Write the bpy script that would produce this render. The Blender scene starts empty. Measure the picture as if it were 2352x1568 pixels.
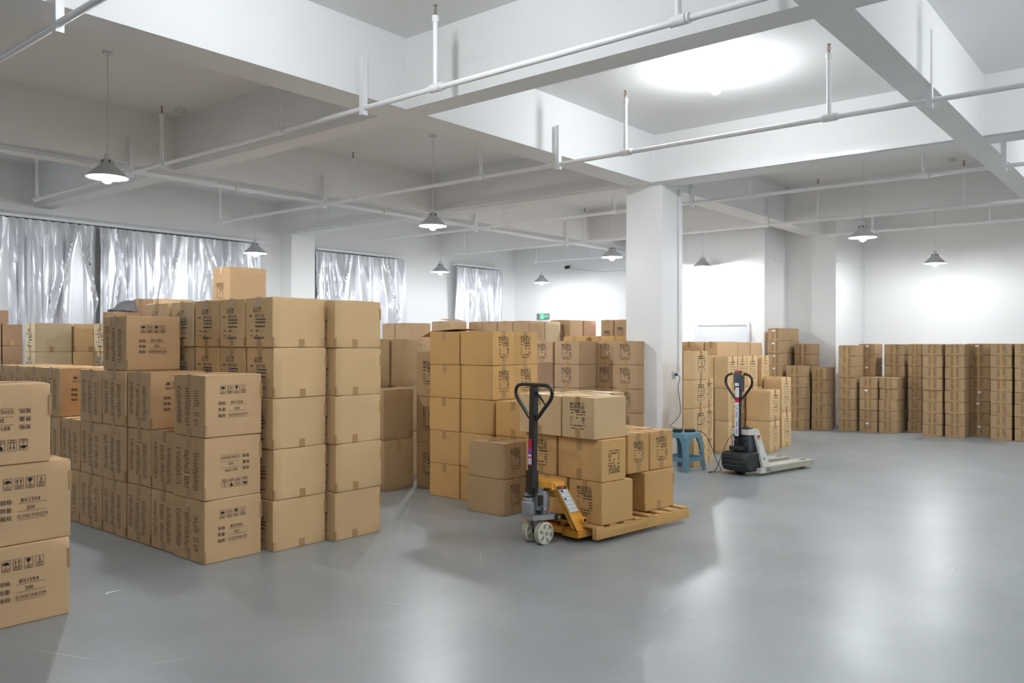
import bpy, bmesh, math, random
from mathutils import Vector, Matrix
random.seed(7)
C = bpy.context.scene
PI = math.pi
R = math.radians

# ---------------------------------------------------------------- camera
cd = bpy.data.cameras.new('camera')
cam = bpy.data.objects.new('camera', cd)
C.collection.objects.link(cam)
cd.sensor_width = 36.0
cd.lens = 1878.0 * 36.0 / 2352.0
cd.clip_end = 200
cam.matrix_world = Matrix.Translation((0, 0, 1.53)) @ Matrix.Rotation(R(39.68 - 90), 4, 'Z') @ Matrix.Rotation(R(90.08), 4, 'X') @ Matrix.Rotation(R(.10), 4, 'Z')
C.camera = cam

# ---------------------------------------------------------------- world, exposure
w = bpy.data.worlds.new('world'); C.world = w; w.use_nodes = True
w.node_tree.nodes['Background'].inputs[0].default_value = (.9, .95, 1, 1)
w.node_tree.nodes['Background'].inputs[1].default_value = .3
C.view_settings.view_transform = 'Standard'
C.view_settings.look = 'None'
C.view_settings.exposure = EXPOSURE = 1.65
C.view_settings.gamma = 1.0
C.view_settings.use_curve_mapping = False
BULB = 155.0        # emission strength of the bare bulbs
PEND = 375.0        # emission strength of the bulbs in the pendant shades

# ---------------------------------------------------------------- materials
MATS = {}
def mat(name, col, rough=.6, metal=0, noise=0, nscale=8, bump=0, bscale=60, emit=0, spec=.5, vary=0, coat=0, two=None, stretch=None):
    m = bpy.data.materials.new(name); m.use_nodes = True
    nt = m.node_tree; b = nt.nodes['Principled BSDF']
    b.inputs['Base Color'].default_value = (*col, 1)
    b.inputs['Roughness'].default_value = rough
    b.inputs['Metallic'].default_value = metal
    b.inputs['Specular IOR Level'].default_value = spec
    if coat: b.inputs['Coat Weight'].default_value = coat
    tc = nt.nodes.new('ShaderNodeTexCoord')
    if noise or vary or two:
        src = tc.outputs['Object']
        if stretch:
            mp = nt.nodes.new('ShaderNodeMapping'); mp.inputs['Scale'].default_value = stretch
            nt.links.new(src, mp.inputs[0]); src = mp.outputs[0]
        n = nt.nodes.new('ShaderNodeTexNoise'); n.inputs['Scale'].default_value = nscale; n.inputs['Detail'].default_value = 5
        nt.links.new(src, n.inputs['Vector'])
        rmp = nt.nodes.new('ShaderNodeMix'); rmp.data_type = 'RGBA'
        a = tuple(c * (1 - noise) for c in col); c2 = two or tuple(min(1, c * (1 + noise)) for c in col)
        rmp.inputs['A'].default_value = (*a, 1); rmp.inputs['B'].default_value = (*c2, 1)
        nt.links.new(n.outputs['Fac'], rmp.inputs['Factor'])
        out = rmp.outputs['Result']
        if vary:
            oi = nt.nodes.new('ShaderNodeObjectInfo')
            hs = nt.nodes.new('ShaderNodeHueSaturation')
            mr = nt.nodes.new('ShaderNodeMapRange'); mr.inputs['To Min'].default_value = 1 - vary; mr.inputs['To Max'].default_value = 1 + vary
            nt.links.new(oi.outputs['Random'], mr.inputs['Value']); nt.links.new(mr.outputs[0], hs.inputs['Value'])
            nt.links.new(out, hs.inputs['Color']); out = hs.outputs['Color']
        nt.links.new(out, b.inputs['Base Color'])
    if bump:
        n2 = nt.nodes.new('ShaderNodeTexNoise'); n2.inputs['Scale'].default_value = bscale
        nt.links.new(tc.outputs['Object'], n2.inputs['Vector'])
        bp = nt.nodes.new('ShaderNodeBump'); bp.inputs['Strength'].default_value = bump; bp.inputs['Distance'].default_value = .004
        nt.links.new(n2.outputs['Fac'], bp.inputs['Height']); nt.links.new(bp.outputs[0], b.inputs['Normal'])
    if emit:
        b.inputs['Emission Color'].default_value = (*(c for c in col), 1)
        b.inputs['Emission Strength'].default_value = emit
    MATS[name] = m
    return m
M_wall = mat('white_wall_paint', (.88, .88, .875), .75, noise=.015, nscale=1.5, bump=.1, bscale=30)
M_ceil = mat('white_ceiling_paint', (.88, .88, .875), .85, noise=.015, nscale=1.2)
M_pipe = mat('white_pipe_paint', (.88, .885, .89), .35)
M_floor = mat('grey_floor_coating', (.285, .31, .32), .36, noise=.12, nscale=1.6, two=(.385, .415, .43))
def floor_nodes(m):
    nt = m.node_tree; b = nt.nodes['Principled BSDF']
    tc = nt.nodes.new('ShaderNodeTexCoord')
    n = nt.nodes.new('ShaderNodeTexNoise'); n.inputs['Scale'].default_value = .9; n.inputs['Detail'].default_value = 6
    nt.links.new(tc.outputs['Object'], n.inputs['Vector'])
    mr = nt.nodes.new('ShaderNodeMapRange'); mr.inputs['From Min'].default_value = .3; mr.inputs['From Max'].default_value = .7
    mr.inputs['To Min'].default_value = .325; mr.inputs['To Max'].default_value = .39
    nt.links.new(n.outputs['Fac'], mr.inputs['Value']); nt.links.new(mr.outputs[0], b.inputs['Roughness'])
    b.inputs['Specular IOR Level'].default_value = .65
    # small pale flecks and fine scuffs that belong to the coating
    old = b.inputs['Base Color'].links[0].from_socket
    v = nt.nodes.new('ShaderNodeTexVoronoi'); v.inputs['Scale'].default_value = 2.6
    nt.links.new(tc.outputs['Object'], v.inputs['Vector'])
    lt = nt.nodes.new('ShaderNodeMath'); lt.operation = 'LESS_THAN'; lt.inputs[1].default_value = .012
    nt.links.new(v.outputs['Distance'], lt.inputs[0])
    mp = nt.nodes.new('ShaderNodeMapping'); mp.inputs['Rotation'].default_value = (0, 0, R(25)); mp.inputs['Scale'].default_value = (.4, 16, 1)
    nt.links.new(tc.outputs['Object'], mp.inputs[0])
    n3 = nt.nodes.new('ShaderNodeTexNoise'); n3.inputs['Scale'].default_value = 1.6; n3.inputs['Detail'].default_value = 8
    nt.links.new(mp.outputs[0], n3.inputs['Vector'])
    m3 = nt.nodes.new('ShaderNodeMapRange'); m3.inputs['From Min'].default_value = .62; m3.inputs['From Max'].default_value = .78
    m3.inputs['To Max'].default_value = .14
    nt.links.new(n3.outputs['Fac'], m3.inputs['Value'])
    ad = nt.nodes.new('ShaderNodeMath'); ad.operation = 'MAXIMUM'
    sc = nt.nodes.new('ShaderNodeMath'); sc.operation = 'MULTIPLY'; sc.inputs[1].default_value = .35
    nt.links.new(lt.outputs[0], sc.inputs[0]); nt.links.new(sc.outputs[0], ad.inputs[0]); nt.links.new(m3.outputs[0], ad.inputs[1])
    # thin pale hairline scratches, broken up by noise
    v2 = nt.nodes.new('ShaderNodeTexVoronoi'); v2.feature = 'DISTANCE_TO_EDGE'; v2.inputs['Scale'].default_value = .75
    wp = nt.nodes.new('ShaderNodeTexNoise'); wp.inputs['Scale'].default_value = 2.0
    vm = nt.nodes.new('ShaderNodeVectorMath'); vm.operation = 'ADD'
    nt.links.new(tc.outputs['Object'], wp.inputs['Vector']); nt.links.new(tc.outputs['Object'], vm.inputs[0]); nt.links.new(wp.outputs['Color'], vm.inputs[1])
    nt.links.new(tc.outputs['Object'], v2.inputs['Vector'])
    l2 = nt.nodes.new('ShaderNodeMath'); l2.operation = 'LESS_THAN'; l2.inputs[1].default_value = .0018
    nt.links.new(v2.outputs['Distance'], l2.inputs[0])
    n5 = nt.nodes.new('ShaderNodeTexNoise'); n5.inputs['Scale'].default_value = 3.3
    nt.links.new(tc.outputs['Object'], n5.inputs['Vector'])
    g5 = nt.nodes.new('ShaderNodeMapRange'); g5.inputs['From Min'].default_value = .55; g5.inputs['From Max'].default_value = .68; g5.inputs['To Max'].default_value = .45
    nt.links.new(n5.outputs['Fac'], g5.inputs['Value'])
    m5 = nt.nodes.new('ShaderNodeMath'); m5.operation = 'MULTIPLY'; nt.links.new(l2.outputs[0], m5.inputs[0]); nt.links.new(g5.outputs[0], m5.inputs[1])
    a5 = nt.nodes.new('ShaderNodeMath'); a5.operation = 'MAXIMUM'; nt.links.new(m5.outputs[0], a5.inputs[0]); nt.links.new(ad.outputs[0], a5.inputs[1]); ad = a5
    mx = nt.nodes.new('ShaderNodeMix'); mx.data_type = 'RGBA'; mx.inputs['B'].default_value = (.70, .71, .72, 1)
    nt.links.new(ad.outputs[0], mx.inputs['Factor']); nt.links.new(old, mx.inputs['A']); nt.links.new(mx.outputs['Result'], b.inputs['Base Color'])
floor_nodes(M_floor)
TONES = {
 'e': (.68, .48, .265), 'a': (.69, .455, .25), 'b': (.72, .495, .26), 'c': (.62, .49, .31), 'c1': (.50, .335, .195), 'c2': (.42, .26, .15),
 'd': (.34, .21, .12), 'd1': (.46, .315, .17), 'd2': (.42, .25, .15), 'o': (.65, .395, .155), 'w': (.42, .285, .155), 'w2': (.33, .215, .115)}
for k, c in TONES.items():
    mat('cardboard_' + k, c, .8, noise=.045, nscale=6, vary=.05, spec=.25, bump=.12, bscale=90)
M_ink = mat('black_print_ink', (.035, .035, .04), .8, spec=.1)
M_ink2 = mat('faded_print_ink', (.13, .095, .065), .8, spec=.1)
M_inkb = mat('blue_black_print_ink', (.05, .06, .085), .8, spec=.1)
M_tape = mat('brown_packing_tape', (.46, .28, .115), .28, noise=.08, nscale=20, spec=.6)
M_gap = mat('flap_seam', (.10, .06, .03), .9)
M_white = mat('white_sticker_paper', (.82, .83, .85), .5)
M_curt = mat('silver_curtain_fabric', (.70, .71, .745), .34, metal=.5, noise=.05, nscale=3, bump=.15, bscale=14)
M_black = mat('black_painted_steel', (.012, .012, .014), .3, coat=.3)
M_rubber = mat('matt_black_plastic', (.02, .022, .024), .55, noise=.2, nscale=12)
M_org = mat('orange_yellow_enamel', (.95, .44, .055), .35, noise=.07, nscale=10, coat=.2)
M_greym = mat('grey_cast_metal', (.38, .39, .40), .4, metal=.4, noise=.1, nscale=30)
M_chrome = mat('polished_steel', (.75, .75, .76), .15, metal=1)
M_nylon = mat('cream_nylon_wheel', (.72, .69, .56), .4)
M_nylon2 = mat('worn_tread_and_recess_shade', (.46, .45, .37), .6, noise=.15, nscale=30)  # tread wear; the same dark tone also paints shade in the wheel recesses
M_cream = mat('cream_white_enamel', (.66, .65, .60), .4, noise=.08, nscale=9)
M_dirty = mat('worn_cream_fork_side', (.47, .45, .33), .6, noise=.2, nscale=14)
M_dgrey = mat('dark_grey_plastic', (.07, .085, .10), .45)
M_yel = mat('yellow_plastic', (.80, .50, .02), .4)
M_red = mat('red_plastic', (.60, .03, .05), .4)
M_pink = mat('magenta_sticker', (.52, .05, .28), .4)
M_blue = mat('blue_print', (.04, .12, .5), .5)
M_green = mat('green_print', (.03, .4, .2), .5)
M_stool = mat('blue_grey_plastic', (.13, .26, .33), .45, noise=.06, nscale=15)
M_wood = mat('pine_board', (.62, .36, .12), .7, noise=.25, nscale=3, stretch=(1.5, 14, 14), bump=.3, bscale=30)
M_shade = mat('silver_lamp_shade', (.55, .57, .59), .35, metal=.5)
M_shin = mat('white_lamp_shade_inside', (.85, .85, .85), .5)
M_bulb = mat('pendant_bulb_glow', (.93, .97, 1.0), .4, emit=PEND)
M_bulb2 = mat('bare_bulb_glow', (.92, .965, 1.0), .4, emit=BULB)
M_sock = mat('white_socket', (.7, .7, .7), .4)
M_brass = mat('dull_brass', (.35, .3, .22), .4, metal=.8)
M_door = mat('pale_grey_door_paint', (.72, .74, .77), .45)
M_exit = mat('exit_sign_green_light', (.04, .62, .22), .4, emit=.35)
M_exitw = mat('exit_sign_white_figure', (.6, .95, .7), .4, emit=.35)
M_sign = mat('grey_sign_frame', (.25, .25, .25), .5)
M_sack = mat('grey_plastic_sheet', (.16, .16, .17), .5, noise=.3, nscale=6, bump=.5, bscale=12)
M_cable = mat('black_cable', (.02, .02, .02), .5)

# ---------------------------------------------------------------- helpers
class MB:
    """collects shapes; build() links them as one mesh object"""
    def __init__(s): s.v = []; s.f = []; s.m = []; s.mats = []; s.sm = []; s.T = Matrix.Identity(4)
    def mi(s, m):
        if m not in s.mats: s.mats.append(m)
        return s.mats.index(m)
    def add(s, vs, fs, m, smooth=False):
        o = len(s.v); s.v += [tuple(s.T @ Vector(v)) for v in vs]
        i = s.mi(m)
        for f in fs: s.f.append([a + o for a in f]); s.m.append(i); s.sm.append(smooth)
    def box(s, x0, x1, y0, y1, z0, z1, m, bev=0):
        if bev:
            bm = bmesh.new(); bmesh.ops.create_cube(bm, size=1)
            for v in bm.verts: v.co = Vector(((x0+x1)/2 + v.co.x*(x1-x0), (y0+y1)/2 + v.co.y*(y1-y0), (z0+z1)/2 + v.co.z*(z1-z0)))
            bmesh.ops.bevel(bm, geom=bm.edges[:], offset=bev, segments=2, affect='EDGES', profile=.6)
            s.bm(bm, m); return
        vs = [(x0,y0,z0),(x1,y0,z0),(x1,y1,z0),(x0,y1,z0),(x0,y0,z1),(x1,y0,z1),(x1,y1,z1),(x0,y1,z1)]
        s.add(vs, [(0,3,2,1),(4,5,6,7),(0,1,5,4),(1,2,6,5),(2,3,7,6),(3,0,4,7)], m)
    def bm(s, bm, m, smooth=False):
        bm.verts.index_update(); s.add([v.co.copy() for v in bm.verts], [[v.index for v in f.verts] for f in bm.faces], m, smooth); bm.free()
    def tube(s, pts, r, m, n=10, cap=True, flat=None):
        pts = [Vector(p) for p in pts]; rs = r if isinstance(r, (list, tuple)) else [r]*len(pts)
        vs = []; fs = []; up = None
        for i, p in enumerate(pts):
            t = (pts[min(i+1, len(pts)-1)] - pts[max(i-1, 0)]).normalized()
            if up is None:
                up = Vector((0,0,1)) if abs(t.z) < .95 else Vector((1,0,0))
            a = t.cross(up).normalized(); b = a.cross(t).normalized(); up = b
            for k in range(n):
                an = 2*PI*k/n; vs.append(p + a*math.cos(an)*rs[i] + b*math.sin(an)*rs[i])
        for i in range(len(pts)-1):
            for k in range(n):
                fs.append((i*n+k, i*n+(k+1)%n, (i+1)*n+(k+1)%n, (i+1)*n+k))
        if cap:
            fs.append(tuple(range(n-1, -1, -1))); fs.append(tuple(range((len(pts)-1)*n, len(pts)*n)))
        s.add(vs, fs, m, True)
    def cyl(s, a, b, r, m, n=16): s.tube([a, b], r, m, n)
    def lathe(s, prof, m, c=(0,0,0), n=32, axis='z'):
        vs = []; fs = []
        for (r, z) in prof:
            for k in range(n):
                an = 2*PI*k/n; x, y = r*math.cos(an), r*math.sin(an)
                if axis == 'z': vs.append((c[0]+x, c[1]+y, c[2]+z))
                elif axis == 'y': vs.append((c[0]+x, c[1]+z, c[2]+y))
                else: vs.append((c[0]+z, c[1]+x, c[2]+y))
        for i in range(len(prof)-1):
            for k in range(n): fs.append((i*n+k, i*n+(k+1)%n, (i+1)*n+(k+1)%n, (i+1)*n+k))
        s.add(vs, fs, m, True)
    def prism(s, poly, lo, hi, m, axis='y'):
        """polygon in the plane across 'axis', extruded lo..hi"""
        n = len(poly)
        def P(a, b, t): return (a, t, b) if axis == 'y' else ((t, a, b) if axis == 'x' else (a, b, t))
        vs = [P(a, b, lo) for a, b in poly] + [P(a, b, hi) for a, b in poly]
        fs = [tuple(range(n)), tuple(range(2*n-1, n-1, -1))] + [(i, i+n, (i+1)%n+n, (i+1)%n) for i in range(n)]
        s.add(vs, fs, m)
    def build(s, name, parent=None, loc=None, rotz=0, fix=True):
        me = bpy.data.meshes.new(name); me.from_pydata(s.v, [], s.f)
        for m in s.mats: me.materials.append(m)
        me.polygons.foreach_set('material_index', s.m); me.polygons.foreach_set('use_smooth', s.sm)
        if fix:
            bm = bmesh.new(); bm.from_mesh(me); bmesh.ops.recalc_face_normals(bm, faces=bm.faces[:]); bm.to_mesh(me); bm.free()
        me.update()
        try: me.set_sharp_from_angle(angle=R(40))
        except Exception: pass
        o = bpy.data.objects.new(name, me); C.collection.objects.link(o)
        if parent: o.parent = parent
        if loc: o.location = loc
        if rotz: o.rotation_euler.z = rotz
        return o
def thing(name, label, cat, loc=(0,0,0), rotz=0, group=None):
    o = bpy.data.objects.new(name, None); C.collection.objects.link(o); o.empty_display_size = .1
    o.location = loc; o.rotation_euler.z = rotz; o['label'] = label; o['category'] = cat
    if group: o['group'] = group
    return o
def tag(o, label, cat, group=None):
    o['label'] = label; o['category'] = cat
    if group: o['group'] = group
    return o
def struct(name, mb):
    o = mb.build(name); o['kind'] = 'structure'; return o
def sbox(name, x0, x1, y0, y1, z0, z1, m):
    b = MB(); b.box(x0, x1, y0, y1, z0, z1, m); return struct(name, b)
_tc = {}
def text2d(s, size):
    """filled glyph outlines of a string, centred on its width, base line at 0"""
    k = (s, size)
    if k in _tc: return _tc[k]
    cu = bpy.data.curves.new('lettering', 'FONT'); cu.body = s; cu.size = size; cu.resolution_u = 2; cu.align_x = 'CENTER'
    o = bpy.data.objects.new('lettering', cu); C.collection.objects.link(o)
    dg = bpy.context.evaluated_depsgraph_get(); dg.update()
    me = bpy.data.meshes.new_from_object(o.evaluated_get(dg))
    r = ([(v.co.x, v.co.y) for v in me.vertices], [tuple(p.vertices) for p in me.polygons])
    bpy.data.objects.remove(o); bpy.data.curves.remove(cu); bpy.data.meshes.remove(me)
    _tc[k] = r
    return r
class Flat:
    """2-D print: polygons in face coordinates"""
    def __init__(s): s.v = []; s.f = []
    def poly(s, pts): o = len(s.v); s.v += pts; s.f.append(tuple(range(o, o+len(pts))))
    def rect(s, x0, x1, y0, y1): s.poly([(x0,y0),(x1,y0),(x1,y1),(x0,y1)])
    def frame(s, x0, x1, y0, y1, t=.0025):
        s.rect(x0,x1,y0,y0+t); s.rect(x0,x1,y1-t,y1); s.rect(x0,x0+t,y0+t,y1-t); s.rect(x1-t,x1,y0+t,y1-t)
    def text(s, t, x, y, size, wide=1):
        vs, fs = text2d(t, size); o = len(s.v); s.v += [(x+a*wide, y+b) for a, b in vs]; s.f += [tuple(i+o for i in f) for f in fs]
    def scrib(s, x, y, wdt, h, rng):
        """a smudged line of small print"""
        e = x + wdt
        while x < e:
            k = rng.uniform(.35, .9)*h
            if rng.random() < .82:
                s.rect(x, x+k, y + rng.uniform(0, .15)*h, y + h*rng.uniform(.75, 1))
            x += k + h*rng.uniform(.12, .3)
    def flip(s, cx, cy): s.v = [(2*cx-a, 2*cy-b) for a, b in s.v]; return s
    def turn(s, cx, cy): s.v = [(cx-(b-cy), cy+(a-cx)) for a, b in s.v]; return s
    def put(s, mb, face, w, d, m, off=.0009):
        """face '-y': u from the left edge along x; face '-x': u from the far edge"""
        if face == '-y': vs = [(a, -off, b) for a, b in s.v]
        elif face == '-x': vs = [(-off, d-a, b) for a, b in s.v]
        mb.add(vs, s.f, m)
STACKS = [
 (2.965, 5.2, 0.453, 0.429, 0.435, 3, 0, 0, 'A', 'a', 'the corner stack of the umbrella-marked pile', 'printed cartons in the long pile at the front'),
 (2.99, 5.635, 0.453, 0.359, 0.435, 2, 0, 0, 'A', 'a', 'the second stack of the umbrella-marked pile', 'printed cartons in the long pile at the front'),
 (2.985, 6.0, 0.453, 0.379, 0.435, 3, 0, 0, 'A', 'a', 'the third stack of the umbrella-marked pile', 'printed cartons in the long pile at the front'),
 (2.975, 6.385, 0.453, 0.404, 0.435, 4, 0, 0, 'A', 'a', 'the fourth stack of the umbrella-marked pile', 'printed cartons in the long pile at the front'),
 (2.98, 6.795, 0.453, 0.424, 0.435, 3, 0, 0, 'A', 'a', 'the fifth stack of the umbrella-marked pile', 'printed cartons in the long pile at the front'),
 (2.985, 7.225, 0.453, 0.394, 0.435, 2, 0, 0, 'A', 'a', 'the sixth stack of the umbrella-marked pile', 'printed cartons in the long pile at the front'),
 (2.975, 7.625, 0.453, 0.379, 0.435, 3, 0, 0, 'A', 'a', 'the seventh stack of the umbrella-marked pile', 'printed cartons in the long pile at the front'),
 (2.98, 8.01, 0.453, 0.384, 0.435, 3, 0, 0, 'A', 'a', 'the eighth stack of the umbrella-marked pile', 'printed cartons in the long pile at the front'),
 (2.98, 8.4, 0.453, 0.384, 0.435, 3, 0, 0, 'A', 'a', 'the ninth stack of the umbrella-marked pile', 'printed cartons in the long pile at the front'),
 (2.98, 8.79, 0.453, 0.384, 0.435, 3, 0, 0, 'A', 'a', 'the tenth stack of the umbrella-marked pile', 'printed cartons in the long pile at the front'),
 (1.495, 4.87, 0.47, 0.42, 0.435, 3, 0, 0, 'L', 'a', 'the cropped stack at the picture edge', 'printed cartons in the cropped stack at the picture edge'),
 (3.462, 5.13, 0.478, 0.358, 0.373, 5, 0, 0, 'B', 'b', 'the nearest stack back along the tall tan pile', 'tan cartons in the tall five-layer pile'),
 (3.462, 5.505, 0.478, 0.358, 0.373, 5, 0, 0, 'B', 'b', 'the second stack back along the tall tan pile', 'tan cartons in the tall five-layer pile'),
 (3.462, 5.87, 0.478, 0.358, 0.373, 5, 0, 0, 'B', 'b', 'the third stack back along the tall tan pile', 'tan cartons in the tall five-layer pile'),
 (3.462, 6.255, 0.478, 0.358, 0.373, 5, 0, 0, 'B', 'c', 'the fourth stack back along the tall tan pile', 'tan cartons in the tall five-layer pile'),
 (3.462, 6.655, 0.478, 0.39, 0.373, 5, 0, 0, 'B', 'c', 'the fifth stack back along the tall tan pile', 'tan cartons in the tall five-layer pile'),
 (3.962, 5.05, 0.466, 0.365, 0.372, 5, 0, 0, 'B', 'b', 'the outer end stack of the tall tan pile', 'tan cartons in the outer column of the tall pile'),
 (4.938, 8.139, 0.468, 0.358, 0.6167, 3, 0, 0, 'P', 'b', 'the stack under the tall upright carton', 'hidden cartons behind the tall tan pile'),
 (4.938, 8.139, 0.468, 0.358, 0.52, 1, 1.85, 0, 'TALL', 'a', '', 'single'),
 (4.367, 8.529, 0.38, 0.192, 0.4, 5, 0, 0, 'P', 'a', 'the near stack by the grey sack', 'cartons piled in front of the long curtain'),
 (4.419, 9.065, 0.4, 0.227, 0.404, 5, 0, 0, 'P', 'c2', 'the stack touching the grey sack', 'cartons piled in front of the long curtain'),
 (3.923, 10.748, 0.43, 0.325, 0.352, 5, 0, 0, 'B', 'c', 'the window-side stack with a pale printed end', 'cartons in the window-side row'),
 (4.368, 10.748, 0.43, 0.325, 0.352, 5, 0, 0, 'P', 'b', 'the plain stack beside the pale-ended stack', 'cartons in the window-side row'),
 (4.545, 10.256, 0.42, 0.351, 0.352, 5, 0, 0, 'B', 'c', 'the pale printed stack behind the topmost umbrella carton', 'cartons in the window-side row'),
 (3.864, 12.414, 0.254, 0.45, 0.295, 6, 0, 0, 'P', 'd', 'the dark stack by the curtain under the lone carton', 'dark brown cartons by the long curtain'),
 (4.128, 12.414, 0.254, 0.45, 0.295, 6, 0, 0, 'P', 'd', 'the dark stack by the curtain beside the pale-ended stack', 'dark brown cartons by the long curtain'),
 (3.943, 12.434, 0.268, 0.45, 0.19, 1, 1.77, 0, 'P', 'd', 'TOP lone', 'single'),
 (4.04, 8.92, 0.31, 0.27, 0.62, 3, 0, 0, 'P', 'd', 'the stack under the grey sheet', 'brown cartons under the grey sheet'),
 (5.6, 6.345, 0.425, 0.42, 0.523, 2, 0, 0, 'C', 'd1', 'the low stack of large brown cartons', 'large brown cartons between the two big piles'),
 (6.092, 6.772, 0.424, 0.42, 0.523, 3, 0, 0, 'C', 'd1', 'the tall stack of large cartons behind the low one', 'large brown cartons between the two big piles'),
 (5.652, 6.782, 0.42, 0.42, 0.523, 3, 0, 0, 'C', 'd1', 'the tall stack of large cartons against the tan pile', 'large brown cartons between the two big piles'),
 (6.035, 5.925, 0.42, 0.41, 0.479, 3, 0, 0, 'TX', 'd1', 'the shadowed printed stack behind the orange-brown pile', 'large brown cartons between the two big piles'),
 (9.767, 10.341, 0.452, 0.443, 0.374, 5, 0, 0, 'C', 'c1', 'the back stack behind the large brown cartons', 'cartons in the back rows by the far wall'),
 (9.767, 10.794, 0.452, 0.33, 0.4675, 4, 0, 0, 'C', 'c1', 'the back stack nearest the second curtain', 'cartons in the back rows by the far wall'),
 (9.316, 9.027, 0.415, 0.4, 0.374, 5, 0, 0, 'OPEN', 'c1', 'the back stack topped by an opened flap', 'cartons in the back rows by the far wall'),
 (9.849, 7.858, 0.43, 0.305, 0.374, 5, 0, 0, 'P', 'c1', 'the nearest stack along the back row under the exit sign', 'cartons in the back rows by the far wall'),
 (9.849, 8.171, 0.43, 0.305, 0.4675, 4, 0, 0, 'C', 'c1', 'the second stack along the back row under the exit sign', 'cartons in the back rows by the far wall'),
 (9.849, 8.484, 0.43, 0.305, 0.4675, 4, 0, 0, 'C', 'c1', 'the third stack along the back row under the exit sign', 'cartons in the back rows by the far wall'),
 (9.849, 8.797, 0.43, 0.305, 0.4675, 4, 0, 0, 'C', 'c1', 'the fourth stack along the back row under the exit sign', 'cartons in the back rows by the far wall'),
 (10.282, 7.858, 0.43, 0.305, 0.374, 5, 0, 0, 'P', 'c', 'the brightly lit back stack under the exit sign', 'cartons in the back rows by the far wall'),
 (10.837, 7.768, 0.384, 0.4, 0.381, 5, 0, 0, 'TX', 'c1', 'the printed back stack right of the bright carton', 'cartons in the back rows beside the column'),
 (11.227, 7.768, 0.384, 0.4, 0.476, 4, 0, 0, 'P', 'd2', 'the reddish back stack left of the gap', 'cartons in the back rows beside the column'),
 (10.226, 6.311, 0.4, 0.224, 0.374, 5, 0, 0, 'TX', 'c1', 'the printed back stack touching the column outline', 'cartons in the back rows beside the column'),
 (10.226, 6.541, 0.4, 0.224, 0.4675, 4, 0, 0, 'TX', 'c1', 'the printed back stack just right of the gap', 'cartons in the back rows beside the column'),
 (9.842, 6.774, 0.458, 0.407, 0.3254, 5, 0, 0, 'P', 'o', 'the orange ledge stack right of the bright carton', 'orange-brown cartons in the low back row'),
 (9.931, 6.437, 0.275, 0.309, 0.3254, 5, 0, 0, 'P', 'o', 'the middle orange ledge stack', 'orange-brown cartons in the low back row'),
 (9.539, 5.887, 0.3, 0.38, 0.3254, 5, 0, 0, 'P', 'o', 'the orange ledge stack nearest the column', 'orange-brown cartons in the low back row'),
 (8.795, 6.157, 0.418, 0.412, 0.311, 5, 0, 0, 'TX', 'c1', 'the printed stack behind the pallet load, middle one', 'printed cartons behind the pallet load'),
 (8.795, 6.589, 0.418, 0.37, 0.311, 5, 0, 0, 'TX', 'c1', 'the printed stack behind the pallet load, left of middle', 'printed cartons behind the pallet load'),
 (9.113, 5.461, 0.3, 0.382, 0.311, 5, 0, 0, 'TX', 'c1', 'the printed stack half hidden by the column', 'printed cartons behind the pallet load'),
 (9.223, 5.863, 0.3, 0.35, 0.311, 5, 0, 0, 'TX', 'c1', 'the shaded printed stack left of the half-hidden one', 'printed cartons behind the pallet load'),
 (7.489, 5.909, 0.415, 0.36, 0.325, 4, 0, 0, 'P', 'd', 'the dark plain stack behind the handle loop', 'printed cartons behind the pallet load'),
 (5.807, 5.485, 0.4, 0.415, 0.328, 5, 0, 0, 'OF', 'o', 'the inner end stack of the orange-brown pile', 'orange-brown cartons in the plain middle pile'),
 (5.807, 5.056, 0.335, 0.419, 0.328, 5, 0, 0, 'TY', 'o', 'the sunlit end stack of the orange-brown pile', 'orange-brown cartons in the plain middle pile'),
 (6.148, 5.086, 0.4, 0.389, 0.328, 5, 0, 0, 'TY', 'o', 'the stack behind the sunlit end stack', 'orange-brown cartons in the plain middle pile'),
 (5.825, 4.606, 0.41, 0.43, 0.328, 3, 0, 0, 'P', 'o', 'the low stack beside the orange-brown pile', 'orange-brown cartons in the plain middle pile'),
 (5.485, 4.635, 0.315, 0.44, 0.322, 2, 0, 0, 'TY', 'd1', 'the short stack beside the yellow pallet jack', 'small pair of cartons beside the yellow jack'),
 (9.182, 4.705, 0.378, 0.154, 0.3575, 4, 0, 0, 'T', 'b', 'the four-high stack behind the blue stool', 'cartons against the column by the stool'),
 (9.57, 4.755, 0.27, 0.13, 0.3575, 3, 0, 0, 'T', 'b', 'the three-high stack behind the blue stool', 'cartons against the column by the stool'),
 (10.573, 4.898, 0.31, 0.213, 0.449, 3, 0, 0, 'T', 'b', 'the stack directly behind the electric truck handle', 'printed cartons behind the electric truck'),
 (10.888, 4.898, 0.303, 0.213, 0.449, 3, 0, 0, 'T', 'b', 'the first stack right of the truck handle', 'printed cartons behind the electric truck'),
 (11.196, 4.898, 0.379, 0.213, 0.449, 3, 0, 0, 'T', 'b', 'the second stack right of the truck handle', 'printed cartons behind the electric truck'),
 (11.67, 4.878, 0.276, 0.213, 0.449, 3, 0, 0, 'T', 'b', 'the stack behind the white truck body', 'printed cartons behind the electric truck'),
 (10.573, 5.121, 0.31, 0.3, 0.449, 3, 0, 0, 'P', 'b', 'the shaded stack between stool and truck', 'printed cartons behind the electric truck'),
 (11.063, 4.503, 0.361, 0.36, 0.4355, 2, 0, 0, 'T', 'b', 'the two-high stack above the truck forks', 'printed cartons behind the electric truck'),
 (11.678, 4.577, 0.372, 0.28, 0.514, 2, 0, 0, 'T', 'b', 'the stack of two tall cartons above the fork tips', 'printed cartons behind the electric truck'),
 (11.719, 5.608, 0.741, 0.226, 0.517, 3, 0, 0, 'P', 'a', 'the wide stack below the door', 'plain cartons in the row below the door'),
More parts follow.
